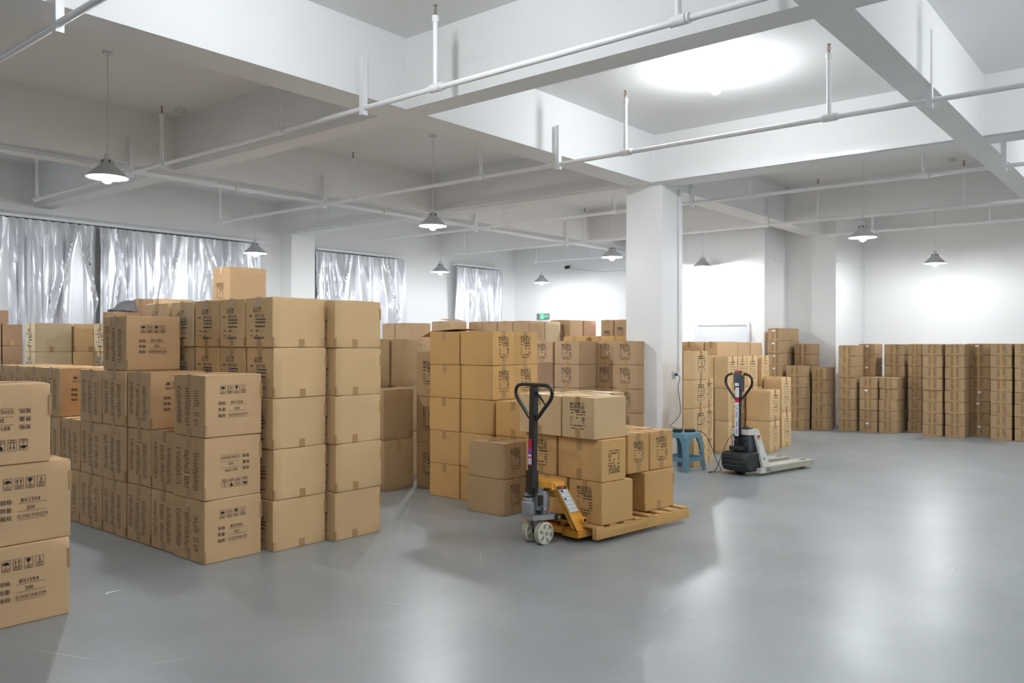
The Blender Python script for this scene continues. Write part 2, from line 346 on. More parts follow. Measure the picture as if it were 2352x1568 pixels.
 (12.47, 5.608, 0.481, 0.4, 0.515, 3, 0, 0, 'P', 'a', 'the stack below the door hinge side', 'plain cartons in the row below the door'),
 (12.961, 5.608, 0.474, 0.4, 0.512, 3, 0, 0, 'P', 'a', 'the end stack in the row below the door', 'plain cartons in the row below the door'),
 (11.669, 5.844, 0.5, 0.45, 0.517, 3, 0, 0, 'P', 'a', 'the stack below the door beside the column', 'plain cartons in the row below the door'),
 (14.753, 5.627, 0.434, 0.289, 0.225, 8, 0, 0, 'W', 'w', 'the plain tall stack right of the white-stickered one', 'flat cartons in the corner stacks'),
 (14.319, 5.607, 0.424, 0.289, 0.225, 8, 0, 0, 'WS', 'w', 'the tallest corner stack with white stickers', 'flat cartons in the corner stacks'),
 (14.7, 5.229, 0.45, 0.323, 0.19, 8, 0, 0, 'W', 'w2', 'the dark corner stack beside the stickered stack', 'flat cartons in the corner stacks'),
 (14.203, 5.189, 0.361, 0.316, 0.189, 6, 0, 0, 'W', 'w', 'the six-high corner stack', 'flat cartons in the corner stacks'),
 (14.506, 4.896, 0.455, 0.273, 0.2207, 5, 0, 0, 'W', 'w', 'the five-high corner stack next to the wall row', 'flat cartons in the corner stacks'),
 (14.72, 4.469, 0.47, 0.306, 0.187, 8, 0, 0, 'W', 'w', 'the first wall stack beside the corner', 'flat cartons in the row along the white wall'),
 (14.78, 4.135, 0.47, 0.305, 0.189, 5, 0, 0, 'WS', 'w', 'the stickered low wall stack', 'flat cartons in the row along the white wall'),
 (15.27, 4.301, 0.47, 0.301, 0.19, 8, 0, 0, 'WS', 'w', 'the stickered wall stack standing behind', 'flat cartons in the row along the white wall'),
 (14.83, 3.82, 0.47, 0.311, 0.189, 5, 0, 0, 'W', 'w', 'the low wall stack with a step above', 'flat cartons in the row along the white wall'),
 (15.32, 3.833, 0.47, 0.354, 0.1895, 8, 0, 0, 'W', 'w', 'the wall stack behind the stepped one', 'flat cartons in the row along the white wall'),
 (15.25, 3.545, 0.47, 0.231, 0.19, 8, 0, 0, 'W', 'w', 'the recessed wall stack before the two bright ones', 'flat cartons in the row along the white wall'),
 (14.8, 3.133, 0.47, 0.304, 0.19, 8, 0, 0, 'W', 'w', 'the first bright wall stack', 'flat cartons in the row along the white wall'),
 (14.86, 2.808, 0.47, 0.308, 0.19, 8, 0, 0, 'W', 'w', 'the second bright wall stack', 'flat cartons in the row along the white wall'),
 (15.37, 2.528, 0.47, 0.372, 0.191, 8, 0, 0, 'WS', 'w', 'the recessed stickered wall stack', 'flat cartons in the row along the white wall'),
 (14.95, 2.165, 0.47, 0.314, 0.191, 8, 0, 0, 'W', 'w', 'the grey-lit wall stack past the stickers', 'flat cartons in the row along the white wall'),
 (14.95, 1.839, 0.47, 0.304, 0.191, 8, 0, 0, 'W', 'w', 'the last wall stack in view', 'flat cartons in the row along the white wall'),
 (5.235, 3.454, 0.39, 0.348, 0.325, 1, 0.133, -7.3, 'D', 'o', 'L1 bottom printed carton at the near pallet corner', 'cartons loaded on the wooden pallet'),
 (5.281, 3.819, 0.39, 0.42, 0.325, 1, 0.133, -7.3, 'P', 'o', 'L1 bottom plain carton behind the yellow jack frame', 'cartons loaded on the wooden pallet'),
 (5.901, 3.465, 0.411, 0.38, 0.325, 1, 0.133, -7.3, 'P', 'o', 'L1 bottom carton at the far pallet end', 'cartons loaded on the wooden pallet'),
 (5.932, 3.864, 0.411, 0.38, 0.325, 1, 0.133, -7.3, 'P', 'o', 'L1 rear bottom carton at the far end', 'cartons loaded on the wooden pallet'),
 (5.235, 3.458, 0.303, 0.464, 0.325, 1, 0.459, -7.3, 'F', 'o', 'L2 second layer carton with upside-down print', 'cartons loaded on the wooden pallet'),
 (5.295, 3.928, 0.4, 0.36, 0.325, 1, 0.459, -7.3, 'D', 'o', 'L2 second layer printed carton behind the black shaft', 'cartons loaded on the wooden pallet'),
 (5.731, 3.527, 0.288, 0.38, 0.325, 1, 0.459, -7.3, 'TY', 'o', 'L2 second layer middle carton with black print', 'cartons loaded on the wooden pallet'),
 (6.024, 3.49, 0.331, 0.38, 0.325, 1, 0.459, -7.3, 'TY', 'o', 'L2 second layer end carton with black print', 'cartons loaded on the wooden pallet'),
 (5.78, 3.914, 0.288, 0.38, 0.325, 1, 0.459, -7.3, 'P', 'o', 'L2 rear second layer carton under the sideways-printed one', 'cartons loaded on the wooden pallet'),
 (6.074, 3.877, 0.331, 0.38, 0.325, 1, 0.459, -7.3, 'P', 'o', 'L2 rear second layer carton at the far end', 'cartons loaded on the wooden pallet'),
 (5.206, 3.502, 0.392, 0.348, 0.325, 1, 0.785, -7.3, 'D', 'e', 'L3 top printed carton at the near corner', 'cartons loaded on the wooden pallet'),
 (5.251, 3.856, 0.382, 0.482, 0.325, 1, 0.785, -7.3, 'P', 'e', 'L3 top plain carton beside the handle loop', 'cartons loaded on the wooden pallet'),
 (5.667, 3.777, 0.36, 0.42, 0.325, 1, 0.785, -7.3, 'V', 'e', 'L3 top carton at the back with sideways print', 'cartons loaded on the wooden pallet'),
]

# ================================================================ the room
zb, zs = 3.571, 4.19
sbox('floor', -7, 17.6, -6, 13.8, -.1, 0, M_floor)
sbox('ceiling', -7, 17.6, -6, 13.8, zs, zs+.12, M_ceil)
sbox('wall_north', -7, 17.6, 13.52, 13.8, 0, zs, M_wall)
sbox('wall_east', 16.4, 17.6, 7.0, 13.52, 0, zs, M_wall)
b = MB(); b.prism([(14.52,6.02),(15.5,6.02),(15.5,5.06),(17.15,5.06),(17.15,-6),(17.6,-6),(17.6,9.0),(14.52,9.0)], 0, zs, M_wall, 'z'); struct('wall_east_step', b)
sbox('wall_south', -7, 17.15, -6.2, -6, 0, zs, M_wall)
sbox('wall_west', -7.2, -7, -6.2, 13.8, 0, zs, M_wall)
# beams along x
n = 0
for (y0, y1) in ((-2.16, -1.91), (1.575, 1.825), (5.285, 5.645), (9.29, 9.54)):
    n += 1
    if y0 > 9: sbox('trim_%d' % n, -7, 16.4, y0, y1, zb, zs, M_ceil)
    elif y0 > 6.1: sbox('trim_%d' % n, -7, 14.52, y0, y1, zb, zs, M_ceil)
    elif y0 > 5.1: sbox('trim_%d' % n, -7, 15.5, y0, y1, zb, zs, M_ceil)
    else: sbox('trim_%d' % n, -7, 17.15, y0, y1, zb, zs, M_ceil)
# beams along y, in pieces between the ones along x
for (x0, x1) in ((-3.8, -3.55), (.55, .80), (4.915, 5.17), (9.215, 9.565), (13.65, 13.90)):
    ys = [-6, -2.16, -1.91, 1.575, 1.825, 5.285, 5.645, 9.29, 9.54, 13.52]
    b = MB()
    for i in range(0, 10, 2): b.box(x0, x1, ys[i], ys[i+1], zb, zs, M_ceil)
    n += 1; struct('trim_%d' % n, b)
# columns
n += 1; sbox('trim_%d' % n, 9.276, 9.812, 5.20, 5.735, 0, zb, M_wall)
n += 1; sbox('trim_%d' % n, 9.276, 9.812, 13.14, 13.52, 0, zb, M_wall)
n += 1; sbox('trim_%d' % n, .3, .83, 13.14, 13.52, 0, zb, M_wall)
# a door in the stepped wall
b = MB()
for q in ((6.30, 6.36), (7.34, 7.40)): b.box(14.50, 14.55, q[0], q[1], 0, 1.92, M_door)
b.box(14.50, 14.55, 6.36, 7.34, 1.87, 1.92, M_door)
b.box(14.512, 14.54, 6.36, 7.34, .01, 1.87, M_door)
d = struct('door_1', b)
b = MB(); b.box(14.47, 14.512, 6.40, 6.43, .95, 1.09, M_chrome); b.cyl((14.46, 6.41, 1.02), (14.46, 6.53, 1.02), .009, M_chrome); b.build('door_handle', d)
b = MB(); b.box(14.47, 14.50, 6.285, 6.33, 1.55, 1.74, M_sock); b.build('door_closer', d)

# white cable trunking along the lower edge of the main beam
def trunk(name, pts, label, r=.016, sq=True):
    b = MB()
    for p, q in zip(pts[:-1], pts[1:]):
        lo = [min(p[i], q[i]) - r for i in range(3)]; hi = [max(p[i], q[i]) + r for i in range(3)]
        b.box(lo[0], hi[0], lo[1], hi[1], lo[2], hi[2], M_pipe)
    return tag(b.build(name), label, 'trunking')
trunk('cable_trunking', [(9.19, -5.9, 3.60), (9.19, 5.26, 3.60)], 'white cable trunking along the main beam on the open side of the column', .022)
trunk('cable_trunking', [(9.19, 5.67, 3.60), (9.19, 13.1, 3.60)], 'white cable trunking along the beam edge from column to window wall', .018)
trunk('wall_conduit', [(9.70, 5.185, 1.16), (9.70, 5.185, 3.55)], 'thin white conduit running up the square column', .010)
trunk('wall_conduit', [(15.46, 6.005, 0.02), (15.46, 6.005, 3.1), (14.98, 6.005, 3.1)], 'thin white conduit on the stepped wall behind the tallest corner stack', .012)
trunk('wall_conduit', [(17.13, 5.045, .02), (17.13, 5.045, 3.05), (15.55, 5.045, 3.05)], 'thin white conduit in the corner where the wall row begins', .012)

# ================================================================ sprinkler pipes
def main_pipe():
    t = thing('main_sprinkler_pipe', 'thick white sprinkler main running below the far cross beam', 'pipe', (-7, 9.42, 3.503))
    b = MB(); b.cyl((.02, 0, 0), (23.36, 0, 0), .031, M_pipe, 16)
    b.cyl((.02, .085, .0), (23.36, .085, .0), .014, M_pipe, 8); b.box(.02, 23.36, .0, .085, .0, .004, M_pipe)
    b.build('pipe_run', t)
    for x in (8.5, 9.9, 12.8, 15.3, 17.8, 20.0):
        b = MB(); b.box(x-.012, x+.012, -.045, -.0312, -.03, .067, M_pipe); b.box(x-.012, x+.012, -.045, .04, .03, .036, M_pipe)
        b.build('hanger', t)
main_pipe()
def branch(x, y0, y1, z, spr, brk, label, tie=()):
    t = thing('sprinkler_pipe', label, 'pipe', (x, y0, z), 0, 'white sprinkler branch pipes')
    b = MB(); b.cyl((0, 0, -.003), (0, y1-y0, -.003), .022, M_pipe, 14); b.build('pipe_run', t)
    for y in spr:
        q = y - y0
        b = MB(); b.cyl((0, q, .0), (0, q, .52), .020, M_pipe, 12); b.cyl((0, q-.05, 0), (0, q+.05, 0), .034, M_pipe, 14)
        b.cyl((0, q-.075, 0), (0, q-.06, 0), .033, M_pipe, 14); b.cyl((0, q, .50), (0, q, .545), .027, M_pipe, 12)
        rr = b.build('riser', t)
        b = MB(); b.cyl((0, q, .545), (0, q, .575), .010, M_brass, 8)
        b.tube([(0, q-.012, .575), (0, q-.014, .60), (0, q, .625)], .003, M_brass, 6); b.tube([(0, q+.012, .575), (0, q+.014, .60), (0, q, .625)], .003, M_brass, 6)
        b.cyl((0, q, .575), (0, q, .61), .004, M_red if x > 6 else M_brass, 6); b.cyl((0, q, .622), (0, q, .627), .016, M_brass, 10)
        b.build('sprinkler_head', rr)
    for y, zt in brk:
        q = y - y0
        b = MB(); b.box(-.022, .022, q-.035, q-.029, -.06, zt-z, M_pipe); b.box(-.028, -.022, q-.035, q+.012, -.06, zt-z, M_pipe)
        b.tube([(.0, q-.03, -.03+.0), (0, q-.03, 0.028), (0, q, .034), (0, q+.028, .02), (0, q+.034, -.01), (0, q, -.032), (0, q-.03, -.03)], .004, M_pipe, 6, False)
        b.build('bracket', t)
Zp = 3.45
branch(2.045, -5.5, 12.0, 3.45, (-1.6, .4, 2.4, 4.4, 6.9, 8.6, 11.9), ((1.55, 4.0), (5.26, 4.15), (9.27, 3.9)), 'white sprinkler pipe crossing the upper corner beside the big beam')
branch(4.38, -5.5, 12.0, 3.45, (-1.6, .4, 2.35, 4.39, 6.39, 8.56, 11.95), ((1.55, 4.0), (5.23, 3.87), (9.27, 3.85)), 'white sprinkler pipe passing above the first pendant lamp')
branch(7.08, -5.5, 12.0, 3.45, (-1.6, .4, 2.37, 4.39, 6.35, 8.65, 11.95), ((1.60, 4.0), (5.24, 3.86), (9.27, 3.85)), 'white sprinkler pipe passing below the bare ceiling bulb')
branch(10.2, -5.5, 12.0, 3.45, (-1.6, .4, 2.35, 4.42, 6.5, 8.63, 11.95), ((1.56, 4.0), (5.27, 3.86), (9.27, 3.85)), 'white sprinkler pipe running just behind the square column')
branch(12.8, -5.5, 12.0, 3.45, (-1.6, .4, 2.43, 4.45, 6.84, 8.83, 11.95), ((1.56, 4.0), (5.27, 3.86), (9.27, 3.85)), 'white sprinkler pipe in the second row behind the column')
branch(14.75, -5.5, 4.95, 3.45, (.4, 2.43, 4.2), ((1.56, 4.0),), 'white sprinkler pipe ending at the stepped corner')
branch(15.3, 6.2+3, 12.0, 3.45, (10.4, 11.95), (), 'white sprinkler pipe near the exit sign wall')

# ================================================================ lamps
def pendant(x, y, z, label):
    t = thing('pendant_lamp', label, 'lamp', (x, y, z), 0, 'silver pendant lamps')
    b = MB(); b.lathe([(.178, 0), (.181, .004), (.150, .038), (.098, .086), (.066, .118), (.056, .135), (.052, .165), (.046, .168), (.034, .17)], M_shade)
    b.lathe([(.176, .001), (.147, .036), (.095, .083), (.062, .115), (.03, .12), (.001, .12)], M_shin)
    for k in range(6):
        a = 2*PI*k/6 + .4; cx, cy = math.cos(a)*.0575, math.sin(a)*.0575
        b.lathe([(.0, .0), (.008, .0)], M_gap, n=10) if False else None
        tx, ty = -math.sin(a), math.cos(a)
        b.add([(cx+tx*.007, cy+ty*.007, .134), (cx+tx*.007, cy+ty*.007, .156), (cx-tx*.007, cy-ty*.007, .156), (cx-tx*.007, cy-ty*.007, .134)], [(0,1,2,3)], M_gap)
    b.build('lamp_shade', t, fix=False)
    b = MB(); b.lathe([(.001, .222), (.020, .222), (.026, .21), (.028, .165), (.001, .165)], M_sock, n=16); b.build('lamp_socket', t)
    b = MB(); bm = bmesh.new(); bmesh.ops.create_uvsphere(bm, u_segments=14, v_segments=8, radius=.048)
    for v in bm.verts: v.co.z = v.co.z*.95 - .009
    b.bm(bm, M_bulb, True); b.cyl((0,0,.025), (0,0,.12), .02, M_sock, 10); b.build('bulb', t)
    b = MB(); b.tube([(0,0,.22), (.002,0,.5), (0,0,zs-z-.02)], .0045, M_sock, 6); b.tube([(.006,0,.22), (-.004,0,.6), (.003,0,zs-z-.02)], .003, M_sock, 5); b.build('cord', t)
    b = MB(); b.lathe([(.001, zs-z), (.045, zs-z), (.042, zs-z-.02), (.001, zs-z-.024)], M_sock, n=20); b.build('ceiling_rose', t)
pendant(3.40, 7.65, 3.035, 'silver pendant lamp hanging nearest to the long curtain and cropped pile')
pendant(7.44, 7.50, 3.025, 'silver pendant lamp hanging over the middle of the orange-brown pile')
pendant(7.40, 11.45, 2.94, 'silver pendant lamp hanging in front of the long curtain end')
pendant(11.65, 11.53, 2.935, 'silver pendant lamp between the two shorter curtains')
pendant(15.0, 11.56, 2.92, 'silver pendant lamp hanging above the green exit sign')
pendant(11.69, 7.51, 2.97, 'silver pendant lamp just beside the square column, pallet side')
pendant(14.13, 7.07, 2.96, 'silver pendant lamp glaring on the wall above the door')
pendant(11.57, 3.42, 2.96, 'silver pendant lamp above the electric truck side of the column')
pendant(15.5, 3.39, 2.905, 'silver pendant lamp in front of the long white wall')
pendant(3.0, 11.5, 2.95, 'silver fill pendant added before the long curtain, out of the picture')  # unseen pendant, added along the lamp grid to brighten the left bays
pendant(-.8, 11.5, 2.95, 'silver fill pendant added left of the picture, curtain row')  # also unseen, added to lift the ceiling on the left
def bare(x, y, label):
    t = thing('bare_ceiling_bulb', label, 'lamp', (x, y, zs))
    b = MB(); b.lathe([(.001, 0), (.075, 0), (.073, -.014), (.05, -.02), (.001, -.02)], M_sock, n=24); b.build('ceiling_rose', t)
    b = MB(); b.lathe([(.001, -.02), (.022, -.02), (.024, -.10), (.03, -.13), (.001, -.13)], M_sock, n=16); b.build('lamp_socket', t)
    b = MB(); bm = bmesh.new(); bmesh.ops.create_uvsphere(bm, u_segments=16, v_segments=12, radius=.058)
    for v in bm.verts: v.co.z = v.co.z*1.15 - .195
    b.bm(bm, M_bulb2, True); b.build('bulb', t)
bare(7.33, 3.53, 'glowing bare bulb on a round ceiling rose before the column')
bare(2.9, 3.55, 'glowing bare bulb above the camera side of the first beam')
bare(2.9, -.4, 'bare fill bulb added behind the camera')  # unseen bulb, added to light the hall from behind the view
bare(7.33, -.4, 'bare fill bulb added beyond the right edge, near bay')  # unseen bulb of the same added row
bare(12.2, -.4, 'bare fill bulb added beyond the right edge, far bay')  # unseen, added to carry the row's light further along
for x, l in ((2.9, 'bare fill bulb added in the last bay behind the camera'), (7.33, 'bare fill bulb added in the last bay, middle one'), (12.2, 'bare fill bulb added in the last bay, far one')): bare(x, -4.1, l)  # unseen row, added as fill for floor, wall stacks and carton fronts
for (x, y, l) in ((4.76, 8.87, 'white domed smoke detector above the first pendant lamp bay'), (13.1, 2.65, 'white domed smoke detector on the ceiling over the wall row')):
    b = MB(); b.lathe([(.001, 0), (.06, 0), (.058, -.03), (.04, -.05), (.001, -.055)], M_sock, n=24)
    tag(b.build('smoke_detector', loc=(x, y, zs)), l, 'smoke detector')

# ================================================================ curtains
def curtain(x0, x1, z0, z1, y, seed, label, lean=0, name='curtain'):
    rng = random.Random(seed)
    n = max(30, int((x1-x0)*46)); rows = 36; vs = []; fs = []
    fl = []
    x = x0
    while x < x1:
        fl.append((x, rng.uniform(.035, .085), rng.uniform(-.12, .12) + (rng.uniform(-.7, .7) if rng.random() < .38 else 0), rng.uniform(.45, 1.25))); x += rng.uniform(.07, .17)
    for r in range(rows+1):
        t = r/rows; z = z1 - (z1-z0)*t
        for i in range(n+1):
            u = x0 + (x1-x0)*i/n
            dd = 0
            for (c, wd, ln, am) in fl:
                q = u - (c + ln*t*(1.0) + lean*t)
                a = abs(q)/wd
                if a < 1: dd = max(dd, am*(1-a)**1.15)
            head = .35 + .65*min(1, t*7)
            dd = dd*head
            wv = .5 + .5*math.sin(u*61 + math.sin(u*5)*3)
            pl = (1-min(1, t*9))*.35*wv
            vs.append((u, y - .12*dd - .02*math.sin(u*11+t*3)*t - .05*pl, z + .006*math.sin(u*50)*(1-t)))
    for r in range(rows):
        for i in range(n):
            a = r*(n+1)+i; fs.append((a, a+1, a+n+2, a+n+1))
    b = MB(); b.add(vs, fs, M_curt, True)
    return tag(b.build(name, fix=False), label, 'curtain', 'silver window curtains')
yc = 13.36
curtain(-1.2, 5.76, .55, 3.36, yc, 3, 'long silver curtain panel nearest the cropped pile')
curtain(5.80, 8.75, .55, 3.35, yc, 11, 'long silver curtain panel with a pulled-aside fold behind the grey sheet', .02)
curtain(9.98, 12.45, .55, 3.34, yc, 23, 'middle silver curtain right of the wall pillar')
curtain(14.0, 15.72, .55, 3.33, yc, 31, 'narrow silver curtain in the corner by the exit sign')
for (a, c, z, l) in ((-1.2, 8.75, 3.385, 'white curtain rail above the two long panels'), (9.95, 12.2, 3.375, 'white curtain rail above the middle curtain'), (13.95, 15.6, 3.365, 'white curtain rail above the narrow corner curtain')):
    b = MB(); b.box(a, c, yc-.12, yc+.16, z-.010, z+.014, M_white); b.box(a, c, yc-.135, yc-.12, z-.022, z+.02, M_white)
    tag(b.build('curtain_rail'), l, 'curtain rail')

# exit sign, camera and its cable
t = thing('exit_sign', 'small green glowing exit sign on the white end wall', 'sign', (16.36, 12.57, 2.19))
b = MB(); b.box(0, .04, -.19, .19, -.075, .075, M_sign, .004); b.build('sign_housing', t)
b = MB(); b.box(-.004, 0, -.05, .08, -.065, .065, M_exit); b.build('lit_panel', t)
b = MB(); Fz = Flat()
for pl in ([(-.02,.035),(.0,.05),(.02,.035),(0,.02)], [(-.03,.015),(.02,.02),(.015,-.02),(-.012,-.02)], [(-.012,-.02),(.0,-.02),(-.03,-.055),(-.04,-.05)], [(.0,-.02),(.015,-.02),(.04,-.045),(.03,-.055)]): Fz.poly(pl)
b.add([(-.006, .015-a, c) for a, c in Fz.v], Fz.f, M_exitw); b.build('running_figure', t, fix=False)
b = MB(); b.prism([(-.055, -.018), (-.055, .018), (-.12, .018), (-.12, .04), (-.165, 0), (-.12, -.04), (-.12, -.018)], -.005, 0, M_exit, 'x'); b.build('arrow', t)
t = thing('security_camera', 'small dark security camera on the end wall above the exit sign', 'camera', (16.38, 11.75, 3.39))
b = MB(); b.cyl((-.16, 0, -.02), (-.05, 0, 0), .04, M_rubber); b.build('camera_body', t)
b = MB(); b.cyl((-.06, 0, 0), (0, 0, .03), .018, M_sock); b.box(0, .02, -.05, .05, -.03, .07, M_sock); b.build('mount', t)
b = MB(); b.tube([(16.385, 11.72, 3.36), (16.385, 11.2, 3.27), (16.385, 10.7, 3.22), (16.385, 10.0, 3.22), (16.385, 9.3, 3.27)], .008, M_sock, 6)
tag(b.build('wall_cable'), 'thin sagging cable running from the security camera', 'cable')
# grey sheet draped on boxes near the curtain
bm = bmesh.new(); bmesh.ops.create_icosphere(bm, subdivisions=4, radius=1)
rg = random.Random(5)
for v in bm.verts:
    c = v.co.copy(); k = 1 + .10*math.sin(c.x*7+c.y*5) + .07*math.sin(c.z*9+c.x*3)
    v.co = Vector((c.x*.15*k, c.y*.13*k, max(c.z*k, 0)*(.10+.075*c.x) + .001))
b = MB(); b.bm(bm, M_sack, True)
tag(b.build('plastic_sheet', loc=(4.20, 9.06, 1.862)), 'crumpled dark grey sheet bundled in front of the long curtain', 'sheet')

# ================================================================ cartons
def small_print(seed, cols, rows, wdt, hgt, x0, y0, lh):
    F = Flat(); rng = random.Random(seed)
    for c in range(cols):
        for r in range(rows):
            if rng.random() < .06: continue
            wd = wdt/cols*rng.uniform(.42, .66)
            F.scrib(x0 + wdt*c/cols + wdt/cols*rng.uniform(0, .08), y0 - hgt*r/rows - (.012*c if cols == 3 else 0), wd, lh, rng)
    return F
def icon_row(F, x, y, s, gap, order='uagn', t=.0022):
    h = s*1.42
    for k, ch in enumerate(order):
        x0 = x + k*gap; xm = x0 + s/2
        F.frame(x0, x0+s, y, y+h, t); F.rect(x0, x0+s, y+h*.22, y+h*.22+t)
        F.rect(x0+s*.2, x0+s*.8, y+h*.08, y+h*.13)
        yb = y + h*.27; hh = h*.66
        if ch == 'u':
            F.poly([(xm + s*.38*math.cos(PI*i/8), yb+hh*.48 + hh*.40*math.sin(PI*i/8)) for i in range(9)])
            F.rect(xm-.001, xm+.001, yb+hh*.05, yb+hh*.48); F.rect(xm-.006, xm, yb+hh*.03, yb+hh*.09)
        elif ch == 'a':
            for q in (-.2, .2):
                F.rect(xm+s*q-.0013, xm+s*q+.0013, yb+hh*.08, yb+hh*.75)
                F.poly([(xm+s*(q-.1), yb+hh*.62), (xm+s*(q+.1), yb+hh*.62), (xm+s*q, yb+hh*.95)])
            F.rect(x0+s*.16, x0+s*.84, yb, yb+.002)
        elif ch == 'g':
            F.poly([(xm-s*.24, yb+hh*.95), (xm-s*.22, yb+hh*.62), (xm-s*.05, yb+hh*.42), (xm+s*.05, yb+hh*.42), (xm+s*.22, yb+hh*.62), (xm+s*.24, yb+hh*.95)])
            F.rect(xm-.001, xm+.001, yb+hh*.05, yb+hh*.42); F.rect(xm-s*.16, xm+s*.16, yb+hh*.02, yb+hh*.08)
        else:
            F.text('5', xm, yb+hh*.36, hh*.78); F.rect(xm-s*.3, xm+s*.3, yb+hh*.2, yb+hh*.26); F.rect(xm-s*.36, xm+s*.36, yb+hh*.05, yb+hh*.11)
def print_main(w, h):
    F = Flat(); k = w/.465
    icon_row(F, w*.255, h*.69, .043*k, .0555*k, 'uagn', .0018)
    for i, (a, bt) in enumerate((('\u89c4\u683c:', '8X13X4'), ('\u6570\u91cf:', '200'), ('\u7bb1\u89c4:', '52.5X42.5X43.5CM'))):
        y = h*(.515 - i*.10)
        F.text(a, w*.29, y, .029*k)
        F.text(bt, w*(.545 if i < 2 else .565), y+.004, (.030 if i < 2 else .028)*k, .95 if i < 2 else .68)
        F.rect(w*.405, w*.72, y-.005, y-.0033)
    return F
def print_case(w, h, seed):
    """the export print: marks, item lines, quantity block"""
    F = Flat(); rng = random.Random(seed); k = min(w/.36, h/.33)
    cx = w/2; W_ = .17*k; x0 = cx - W_/2; y = h*.5 + .075*k
    icon_row(F, x0, y, .034*k, .0415*k, 'uagn', .0018)
    F.scrib(x0, y-.018*k, W_*.9, .010*k, rng)
    F.scrib(x0+W_*.35, y-.034*k, W_*.62, .011*k, rng); F.scrib(x0, y-.044*k, W_*.22, .010*k, rng); F.scrib(x0+W_*.38, y-.055*k, W_*.55, .011*k, rng)
    for i, s in enumerate(('QTY', 'G.W', 'N.W')):
        F.text(s, x0+.016*k, y-(.083+.020*i)*k, .017*k); F.scrib(x0+W_*.78, y-(.083+.020*i)*k, .03*k, .011*k, rng)
    F.scrib(x0+W_*.42, y-.083*k, .022*k, .011*k, rng)
    F.text('MEAS', x0+.020*k, y-.145*k, .017*k); F.scrib(x0+W_*.28, y-.145*k, W_*.5, .011*k, rng); F.text('CM', x0+W_*.93, y-.145*k, .017*k)
    F.text('MADE IN CHINA', cx, y-.170*k, .019*k)
    return F
def print_tan(w, h, seed):
    F = Flat(); rng = random.Random(seed)
    icon_row(F, w*.30, h*.70, .028, .036, 'ang', .0016); F.v = [(a*1.0, b) for a, b in F.v]
    F.text('08Y12-08', w*.53, h*.60, .034, .85); F.scrib(w*.16, h*.61, .03, .014, rng)
    for i, q in enumerate((.54, .48, .40)): F.scrib(w*.38, h*q, w*.34, .013, rng)
    for q in (.31, .21):
        F.scrib(w*.2, h*q+.004, .03, .012, rng); F.rect(w*.33, w*.72, h*q, h*q+.0016); F.scrib(w*.4, h*q+.004, .03, .012, rng)
    F.scrib(w*.33, h*.17, w*.36, .012, rng)
    return F
def print_rows(w, h, seed):
    F = Flat(); rng = random.Random(seed)
    for i in range(8):
        y = h*(.80-.075*i)
        if i in (0, 1, 5): F.scrib(w*.28, y, w*rng.uniform(.38, .5), .013, rng)
        else:
            for q in (.26, .48, .68): F.scrib(w*q, y, w*.09, .012, rng)
    return F
def print_flat(w, h, seed):
    F = Flat(); rng = random.Random(seed)
    for i in range(6):
        F.scrib(w*.31, h*(.84-.125*i), w*.13, .013, rng); F.scrib(w*.57, h*(.84-.125*i), w*.14, .013, rng)
    return F

